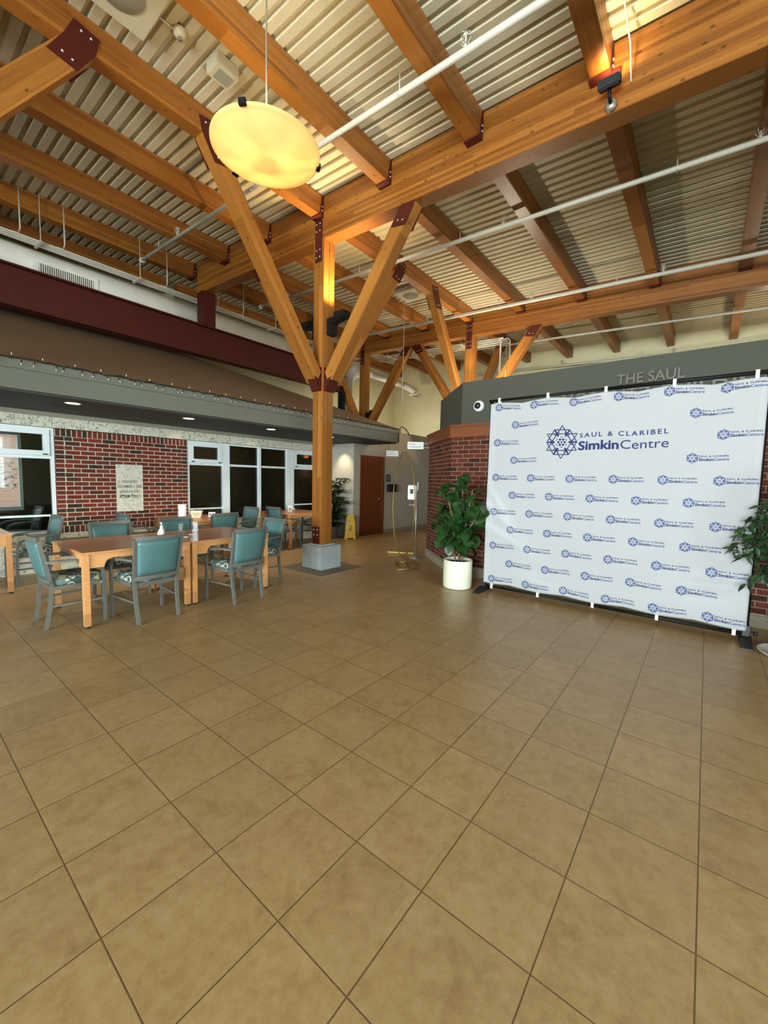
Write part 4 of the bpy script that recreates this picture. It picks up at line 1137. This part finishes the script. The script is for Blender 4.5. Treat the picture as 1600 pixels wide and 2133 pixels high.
mb = MB(); logo(mb, -1.452, 2.052, 1.0, True); mb.build('main_logo', None, root)
cells = []
for j in range(11):
    z = 2.540 - .2345 * j
    if j % 2 == 0: cs = [-2.285 + .475 * i for i in range(6)]
    else: cs = [-2.045 + .475 * i for i in range(5)]
    if j in (1, 2, 3): cs = [cs[0], cs[-1]]
    cells += [(x, z) for x in cs]
for x, z in cells:
    mb = MB(); logo(mb, x, z, .272); mb.build('repeat_logo', None, root)
for z in (2.648, .075):
    mb = MB(); mb.sweep([(bx0 - .03, .03, z), (-1.0, .03, z)], .017, None, None, 12); mb.sweep([(-1.0, .03, z), (bx1 + .03, .03, z)], .021, None, None, 12); mb.build('cross_bar', 'black', root)
for x in (bx0 - .0, bx1 + .0):
    mb = MB(); mb.sweep([(x, .035, .1), (x, .035, 2.66)], .02, None, None, 12); po = mb.build('upright', 'black', root)
    mb = MB(); mb.bx(x - .028, x + .028, .005, .065, .06, .17, None, .004); mb.sweep([(x + .02, .03, .1), (x + .07, .03, .1)], .009, None, None, 8); mb.lathe([(0, -.02), (.016, -.018), (.016, .018), (0, .02)], (x + .075, .03, .1), 10); mb.build('clamp', 'black_plastic', po)
    mb = MB(); mb.prism([(-.24, 0), (.28, 0), (.28, .01), (.08, .055), (-.06, .055), (-.24, .012)], 'x', x - .045, x + .045); mb.build('foot', 'black_plastic', root)
for s in stx:
    mb = MB(); a, b = edge_top(s) - .01, 2.673
    mb.sweep([(s, -.004, a), (s, -.001, 2.625), (s, .012, b), (s, .04, b + .002), (s, .055, 2.64), (s, .05, 2.60), (s, .01, a)], .03, .003, None, up=(1, 0, 0)) if False else mb.bx(s - .015, s + .015, .003, .056, a - .0, b)
    mb.build('strap', 'strap', root)
    mb = MB(); mb.bx(s - .015, s + .015, .003, .056, .05, edge_bot(s) + .012); mb.build('strap', 'strap', root)

# raised letters on the bulkhead
root = thing('building_lettering', 'raised grey-bronze capital letters on the bulkhead above the banner', 'sign', (0, BY - .0205, 0))
mb = MB(); add_text(mb, 'THE SAUL', .175, lambda v: Vector((-1.02 + v.x, v.z, 2.838 + v.y)), 'sign_letter', width=.72, extrude=.02, offset=.004); mb.build('word', None, root)
mb = MB(); add_text(mb, 'MORANTZ', .255, lambda v: Vector((-1.68 + v.x, v.z, 2.605 + v.y)), 'sign_letter', width=1.05, extrude=.02, offset=.005); mb.build('word', None, root)
mb = MB(); add_text(mb, 'BUILDING', .255, lambda v: Vector((-.52 + v.x, v.z, 2.605 + v.y)), 'sign_letter', width=1.06, extrude=.02, offset=.005); mb.build('word', None, root)

# dome camera
root = thing('dome_camera', 'white dome security camera on the bulkhead left of the banner', 'camera', (-2.955, BY, 2.745))
mb = MB(); mb.lathe([(0, 0), (.085, 0), (.09, .02), (.08, .055), (.055, .075), (.05, .072)], n=32); mb.build('housing', 'white', root, rot=(R(90), 0, 0))
mb = MB(); mb.lathe([(.056, .055), (.05, .085), (.03, .102), (0, .108)], n=24); mb.build('dome', 'black_plastic', root, rot=(R(90), 0, 0))

# hanging signs, door plates
def hang_sign(label, loc, rz, w, h, lines, chains):
    root = thing('hanging_sign', label, 'sign', loc, rz)
    mb = MB(); mb.bx(-w / 2, w / 2, -.012, .012, -h / 2, h / 2, None, .002); mb.build('panel', 'paper', root)
    mb = MB()
    for i, (t, wd) in enumerate(lines): add_text(mb, t, h * .32, lambda v, i=i: Vector((-w * .42 + v.x, -.0135, h * .08 - i * h * .36 + v.y)), 'ink', width=wd * w)
    mb.build('lettering', None, root)
    if chains:
        mb = MB()
        for x, zt in chains: mb.sweep([(x, 0, h / 2), (x, 0, zt)], .004, None, None, 6)
        mb.build('chain', 'ink', root)
    return root
hang_sign('white hanging sign reading Private Dining Room beside the brick corner', (-4.90, 7.22, 2.27), R(38), .34, .15, [('Private', .40), ('Dining Room', .74)], None)
sg = [o_ for o_ in COL.objects if o_.name.startswith('hanging_sign')][-1]
mb = MB(); mb.sweep([(.165, 0, .04), (.42, -.02, .04)], .02, .02, None); mb.sweep([(.165, 0, -.04), (.42, -.02, -.04)], .02, .02, None); mb.build('bracket', 'greige', sg)
hang_sign('small white hanging sign below the canopy edge next to the door', (-6.30, 8.25, 2.20), R(38), .30, .14, [('Art Room', .55), ('Boardroom', .74)], [(-.1, .27)])
root = thing('door_sign', 'small grey-green sign on the wall right of the wooden door', 'sign', (-7.199, 9.24, 1.58))
mb = MB(); mb.bx(0, .012, -.11, .11, -.11, .11); mb.build('panel', 'teal_sign', root)
mb = MB(); mb.bx(.012, .0135, -.07, .07, .03, .045); mb.bx(.012, .0135, -.07, .03, -.01, .0); mb.build('print', 'greige', root)
mb = MB(); mb.bx(0, .11, -.17, .17, -.11, .11, None, .008)
tag(mb.build('wall_mailbox', 'black_plastic', loc=(-7.199, 9.36, 1.30)), 'black box mounted on the wall below the grey-green sign', 'box')
mb = MB(); mb.sweep([(-.05, 0, 0), (.0, 0, .02), (.08, .05, -.03), (.14, .09, -.12), (.17, .11, -.2)], .014, None, None, 8)
tag(mb.build('black_cable', 'black_plastic', loc=(-6.17, 8.44, 2.86)), 'thick black cable looping off the end of the canopy', 'cable')
mb = MB(); mb.sweep([(0, 0, 0), (.01, 0, -.05), (-.01, .01, -.10), (.0, 0, -.14)], .006, None, None, 6); mb.lathe([(0, -.2), (.025, -.17), (.02, -.14), (0, -.13)], n=10)
tag(mb.build('hanging_ornament', 'ink', loc=(-6.62, 8.15, 2.09)), 'small dark ornament dangling below the little hanging sign', 'ornament')

# ---------------- gold hoop arch and its feet
root = thing('hoop_arch', 'tall slim gold metal hoop standing before the hallway', 'arch', (-4.66, 6.50, 0), 0)
dirv = Vector((-.876, .474, 0)); mb = MB(); pts = []
for k in range(49):
    a = R(-90 + 7.5 * k) if False else 2 * math.pi * k / 48 - math.pi / 2
    pts.append(dirv * .49 * math.cos(a) + Vector((0, 0, 1.055 + 1.025 * math.sin(a))))
mb.sweep(pts, .012, None, None, 8, caps=False); mb.build('hoop', 'gold', root)
mb = MB(); mb.sweep([(-.53, .22, .022), (-.04, .46, .022)], .045, .03, None); mb.build('foot_bar', 'gold', root)
mb = MB(); fr = [(-.0 + .18, -.45), (.46, -.22), (.80, -.68), (.60, -.96)]
fr = [(.19, -.46), (.46, -.23), (.81, -.67), (.61, -.97)]
for a, b in zip(fr, fr[1:] + fr[:1]): mb.sweep([(a[0], a[1], .012), (b[0], b[1], .012)], .012, None, None, 6)
mb.sweep([(.32, -.34, .012), (.70, -.80, .012)], .01, None, None, 6); mb.sweep([(-.1, .2, .03), (.32, -.34, .02)], .012, None, None, 6); mb.build('foot_frame', 'gold', root)
# steel pole stand with white holder
sp = (-4.46, 6.66, 0)
root = thing('dispenser_stand', 'slim steel pole stand holding a white dispenser behind the gold hoop', 'stand', sp)
mb = MB(); mb.lathe([(0, 0), (.13, 0), (.13, .008), (.02, .012), (.02, .02)], n=28); mb.build('base', 'chrome', root)
mb = MB(); mb.sweep([(0, 0, .01), (0, 0, 1.46)], .020, None, None, 14); mb.build('pole', 'chrome', root)
mb = MB(); mb.box((-.08, -.05, 1.30), (.16, .09, .28), None, Matrix.Rotation(R(35), 3, 'Z'), .012); dp = mb.build('dispenser', 'white', root)
mb = MB(); mb.box((-.055, -.10, 1.32), (.06, .006, .09), None, Matrix.Rotation(R(35), 3, 'Z')); mb.build('window', 'black_plastic', dp)
mb = MB(); mb.sweep([(0, -.02, 1.06), (-.06, -.05, 1.05), (-.12, -.09, 1.06)], .06, .006, None); mb.build('drip_tray', 'chrome', root)
mb = MB(); mb.box((.02, 0, 1.42), (.06, .012, .16), None, Matrix.Rotation(R(-50), 3, 'Z'), .003); mb.build('sign_panel', 'white', root)

# ---------------- wet floor sign
root = thing('wet_floor_sign', 'yellow wet floor sign folded open beside the grey plant pot', 'sign', (-7.13, 7.62, 0), R(48))
for s in (-1, 1):
    mb = MB()
    lean = .10
    out = [(-.14, 0), (-.09, 0), (-.075, .035), (.075, .035), (.09, 0), (.14, 0), (.115, .40), (.085, .62), (-.085, .62), (-.115, .40)]
    V = [[mb.bm.verts.new((p[0], s * (lean * (1 - p[1] / .62) + .008) + t_, p[1])) for p in out] for t_ in (0, s * .012)]
    fs = [mb.bm.faces.new(V[0]), mb.bm.faces.new(V[1][::-1])]
    for i in range(len(out)): fs.append(mb.bm.faces.new((V[0][i], V[0][(i + 1) % len(out)], V[1][(i + 1) % len(out)], V[1][i])))
    bmesh.ops.recalc_face_normals(mb.bm, faces=fs); pn = mb.build('panel', 'yellow', root)
    if s < 0:
        mb = MB()
        def q(x, z): return Vector((x, -(lean * (1 - z / .62) + .008) - .0135, z))
        add_text(mb, 'CAUTION', .045, lambda v: q(-.075 + v.x, .46 + v.y), 'red_plastic', width=.15)
        for k in range(3):
            f = mb.bm.faces.new([mb.bm.verts.new(q(*p)) for p in ((-.05 + .02 * k, .22 + .05 * k), (.03 + .01 * k, .22 + .05 * k), (.03 + .01 * k, .24 + .05 * k), (-.05 + .02 * k, .24 + .05 * k))]); f.material_index = mb.mi('ink')
        mb.build('printed_warning', None, pn)

# ================================================================== PLANTS
def leaf(mb, base, direction, up, L, W, mat, curl=.15, shape='oval', segs=6):
    d = Vector(direction).normalized(); u = Vector(up); s = d.cross(u)
    if s.length < .05: s = d.cross(Vector((1, 0, 0)))
    s.normalize(); n = s.cross(d).normalized(); mi = mb.mi(mat); prev = None
    for i in range(segs + 1):
        t = i / segs
        if shape == 'fiddle': wd = W * (math.sin(math.pi * min(1, t ** .9 * .97 + .03)) ** .7) * (.62 + .55 * t)
        elif shape == 'lance': wd = W * math.sin(math.pi * t) ** .8
        else: wd = W * math.sin(math.pi * t ** .8) ** .9
        wd = max(wd, .0008)
        p = Vector(base) + d * L * t - n * curl * L * t * t
        rise = n * wd * .35
        cur = [mb.bm.verts.new(p - s * wd + rise), mb.bm.verts.new(p), mb.bm.verts.new(p + s * wd + rise)]
        if prev:
            for a in (0, 1):
                f = mb.bm.faces.new((prev[a], prev[a + 1], cur[a + 1], cur[a])); f.material_index = mi; f.smooth = True
        prev = cur
def rnd_dir(rs, tilt):
    a = rs.uniform(0, 2 * math.pi); return Vector((math.cos(a), math.sin(a), tilt))

# fiddle-leaf fig
fc = (-2.775, 5.27, 0)
root = thing('fiddle_leaf_fig', 'broad-leaved fig in a round cream pot beside the banner', 'plant', fc)
mb = MB(); mb.lathe([(0, .012), (.19, .012), (.20, .0), (.205, .02), (.208, .10), (.208, .40), (.204, .408), (.194, .405), (.19, .36), (0, .36)], n=48); pt = mb.build('pot', 'pot_cream', root)
mb = MB(); mb.lathe([(0, .362), (.15, .366), (.19, .361)], n=32); mb.build('soil', 'soil', root)
stems = [[(0, 0, .35), (.03, .0, .6), (.08, .02, .9), (.14, .0, 1.15), (.2, -.02, 1.42)], [(-.04, 0, .35), (-.07, -.01, .6), (-.10, .0, .95), (-.16, -.02, 1.2), (-.2, 0, 1.42)], [(.05, .03, .35), (.07, .03, .6), (.16, .03, .9), (.26, .0, 1.05)], [(-.02, -.03, .35), (-.06, -.05, .62), (-.15, -.10, .85), (-.22, -.12, 1.02)], [(.01, .03, .35), (.0, .06, .7), (.02, .05, 1.1), (.0, .04, 1.56)]]
for st in stems:
    mb = MB(); mb.sweep(st, .011, None, None, 8, taper=[1.2] + [1] * (len(st) - 2) + [.5]); mb.build('stem', 'bark', root)
mb = MB(); rs = random.Random(11)
for st in stems:
    n = 26 if len(st) == 5 else 20
    for k in range(n):
        t = .30 + .70 * (k + rs.random() * .5) / n; f_ = t * (len(st) - 1); i = min(len(st) - 2, int(f_)); fr_ = f_ - i
        p = Vector(st[i]).lerp(Vector(st[i + 1]), fr_)
        if p.z < .52: continue
        a = k * 2.4 + rs.uniform(-.4, .4); L = rs.uniform(.19, .28) * (1.0 if p.z < 1.3 else .9)
        tilt = rs.uniform(-.7, .35) if p.z < 1.15 else rs.uniform(-.1, .9)
        out = Vector((math.cos(a), math.sin(a), 0))
        d = out * rs.uniform(.35, 1.0) + Vector((0, 0, rs.uniform(-1.0, .9) if p.z < 1.25 else rs.uniform(-.3, 1.1)))
        base = p + out * rs.uniform(.02, .09)
        mb.sweep([p, base], .004, None, 'bark', 5)
        leaf(mb, base, d, out * rs.uniform(.5, 1.2) + Vector((rs.uniform(-.4, .4), rs.uniform(-.4, .4), rs.uniform(.1, .8))), L, L * .40, 'fig_leaf', rs.uniform(-.1, .35), 'fiddle', 7)
mb.build('foliage', None, root)

# schefflera-like dark plant in the corner
pc = (-7.55, 7.36, 0)
root = thing('corner_plant', 'tall dark-leaved plant in a grey pot right of the timber column', 'plant', pc)
mb = MB(); mb.lathe([(0, 0), (.16, 0), (.19, .29), (.2, .30), (.19, .305), (.18, .27), (0, .27)], n=32); mb.build('pot', 'pot_grey', root)
mb = MB(); mb.lathe([(0, .272), (.18, .271)], n=24); mb.build('soil', 'soil', root)
rs = random.Random(5); tips = []
for k in range(9):
    a = 2 * math.pi * k / 9; top = Vector((math.cos(a) * rs.uniform(.05, .28), math.sin(a) * rs.uniform(.05, .26), rs.uniform(.95, 1.55)))
    mb = MB(); st = [(math.cos(a) * .05, math.sin(a) * .05, .26), (top.x * .4, top.y * .4, .26 + (top.z - .26) * .5), tuple(top)]
    mb.sweep(st, .008, None, None, 6, taper=[1.1, .9, .5]); mb.build('stem', 'bark', root); tips.append(st)
mb = MB()
for st in tips:
    for q in range(9):
        t = .35 + .65 * q / 8; b = Vector(st[1]).lerp(Vector(st[2]), max(0, (t - .5) * 2)) if t > .5 else Vector(st[0]).lerp(Vector(st[1]), t * 2)
        a = q * 2.4 + rs.random(); e = b + Vector((math.cos(a), math.sin(a), .35)) * rs.uniform(.08, .2)
        mb.sweep([b, e], .003, None, 'bark', 4)
        for w_ in range(7):
            a2 = 2 * math.pi * w_ / 7 + rs.random() * .3
            leaf(mb, e, (math.cos(a2), math.sin(a2), rs.uniform(-.45, .25)), (0, 0, 1), rs.uniform(.13, .19), .033, 'dark_leaf', .25, 'lance', 4)
# lateral sprays towards the door and low at the right
for (ex, ey, ez) in ((.50, -.02, .98), (.36, .0, .62), (.30, -.1, 1.25), (.28, .02, .42)):
    mb.sweep([(0.02, 0, .5), (ex * .5, ey * .5, ez - .05), (ex, ey, ez)], .005, None, 'bark', 5)
    for q in range(5):
        c_ = Vector((ex * .6, ey * .6, ez - .03)).lerp(Vector((ex, ey, ez)), q / 4)
        for w_ in range(7):
            a2 = 2 * math.pi * w_ / 7 + rs.random()
            leaf(mb, c_, (math.cos(a2), math.sin(a2) * .8, rs.uniform(-.5, .3)), (0, 0, 1), rs.uniform(.12, .17), .03, 'dark_leaf', .25, 'lance', 4)
mb.build('foliage', None, root)

# weeping fig at the right edge
wc = (.745, 5.17, 0)
root = thing('weeping_fig', 'weeping fig with small drooping leaves at the right edge of the banner', 'plant', wc)
mb = MB(); mb.lathe([(0, .03), (.17, .03), (.20, .28), (.212, .285), (.212, .315), (.2, .315), (.19, .27), (0, .27)], n=36); pt = mb.build('pail', 'pot_white', root)
mb = MB()
for k in range(3): mb.sweep([(.205 * math.cos(R(a)) * (.94 + .0 * k), .205 * math.sin(R(a)) * (.94), .11 + .055 * k) for a in range(175, 266, 10)], .004, None, None, 5)
for a in (176, 264): mb.sweep([(.192 * math.cos(R(a)), .192 * math.sin(R(a)), .10), (.20 * math.cos(R(a)), .20 * math.sin(R(a)), .23)], .004, None, None, 5)
mb.build('pail_print', 'ink', pt)
mb = MB(); mb.lathe([(0, 0), (.24, 0), (.275, .025), (.28, .035), (.265, .03), (.235, .012), (0, .012)], n=36); mb.build('saucer', 'pot_white', root)
mb = MB(); mb.lathe([(0, .272), (.19, .271)], n=24); mb.build('soil', 'soil', root)
rs = random.Random(21); brs = []
for k in range(4):
    a = k * 1.7; mb = MB(); x0_, y0_ = math.cos(a) * .04, math.sin(a) * .04
    st = [(x0_, y0_, .26), (x0_ * 2 - .02, y0_ * 1.5, .7), (x0_ - .05, y0_, 1.2), (x0_ * 3 - .08, y0_ * 2, 1.6)]
    mb.sweep(st, .014, None, None, 8, taper=[1.1, .9, .7, .4]); mb.build('stem', 'bark', root); brs.append(st)
mb = MB()
ends = [(-.56, -.05, 1.30), (-.66, -.02, 1.18), (-.72, .0, 1.02), (-.50, -.10, 1.12), (-.62, -.06, .96), (-.46, .02, .92), (-.50, -.03, .72), (-.40, -.08, .80), (-.36, .0, 1.45), (-.32, -.1, 1.30), (-.28, .05, 1.6), (-.25, -.12, 1.05), (-.3, -.1, .74), (-.18, -.15, 1.45), (-.12, -.2, 1.2), (0, -.25, 1.4), (.1, -.2, 1.1), (.3, -.1, 1.3), (.4, .1, 1.0), (.2, .2, 1.5), (-.1, .1, 1.75), (.35, -.2, .85), (-.16, -.12, .9), (-.42, -.1, 1.38), (-.34, -.14, 1.2), (-.3, -.12, .92), (-.22, -.2, 1.32), (-.2, -.2, 1.1), (-.15, -.2, 1.58), (-.1, -.2, .98)]
for ex, ey, ez in ends:
    if ex < 0: ex *= .74
    z0_ = min(1.55, ez + .25); b = Vector((-.05, 0, z0_ - .25)); m_ = Vector((ex * .55, ey * .55, ez + .12)); e = Vector((ex, ey, ez - .08))
    pth = [b.lerp(m_, t) for t in (0, .5)] + [m_, m_.lerp(e, .5) + Vector((0, 0, .02)), e]
    mb.sweep(pth, .0035, None, 'bark', 5)
    for q in range(52):
        t = .30 + .70 * q / 51; f_ = t * 4; i = min(3, int(f_)); p = pth[i].lerp(pth[i + 1], f_ - i)
        a = rs.uniform(0, 6.28)
        p = p + Vector((rs.uniform(-.03, .03), rs.uniform(-.03, .03), rs.uniform(-.03, .03)))
        leaf(mb, p, (math.cos(a) * .8 - .3, math.sin(a) * .7, rs.uniform(-1.2, .1)), (rs.uniform(-.5, .5), rs.uniform(-1, .2), 1), rs.uniform(.065, .105), .019, 'ficus_leaf', .2, 'oval', 4)
mb.build('foliage', None, root)

# ================================================================== OUTSIDE, seen through the left window
root = thing('brick_building', 'sunlit brick building seen outside through the left window', 'building', (-24, 1.0, 0))
mb = MB(); mb.bx(-3, 0, -8, 12, 0, 3.6); mb.build('wall', 'outside_brick', root)
mb = MB(); mb.bx(-3.2, .6, -8, 12, 3.6, 4.1); mb.build('roof', 'outside_roof', root)
root = thing('outdoor_tree', 'leafy tree outside, seen through the left window', 'tree', (-17.5, 2.0, 0))
mb = MB(); mb.sweep([(0, 0, 0), (0, .05, 1.2)], .08, None, None, 8); mb.build('trunk', 'bark', root)
mb = MB(); rs = random.Random(2)
for k in range(700):
    v = Vector((rs.gauss(0, .5), rs.gauss(0, .55), 1.45 + rs.gauss(0, .33)))
    leaf(mb, v, rnd_dir(rs, rs.uniform(-.5, .5)), (0, 0, 1), .14, .05, 'outside_tree', .1, 'oval', 3)
mb.build('foliage', None, root)
mb = MB(); mb.bx(-60, XL - .25, -30, 30, -.05, -.01); struct(mb.build('floor.002', 'concrete'))
# a table inside that room
T5 = dup(T1, (-9.6, .75, .012), 0, 'table in the room behind the left window')
dup(C2, (-9.3, 1.55, .012), R(180), 'chair in the room behind the left window, against the light')
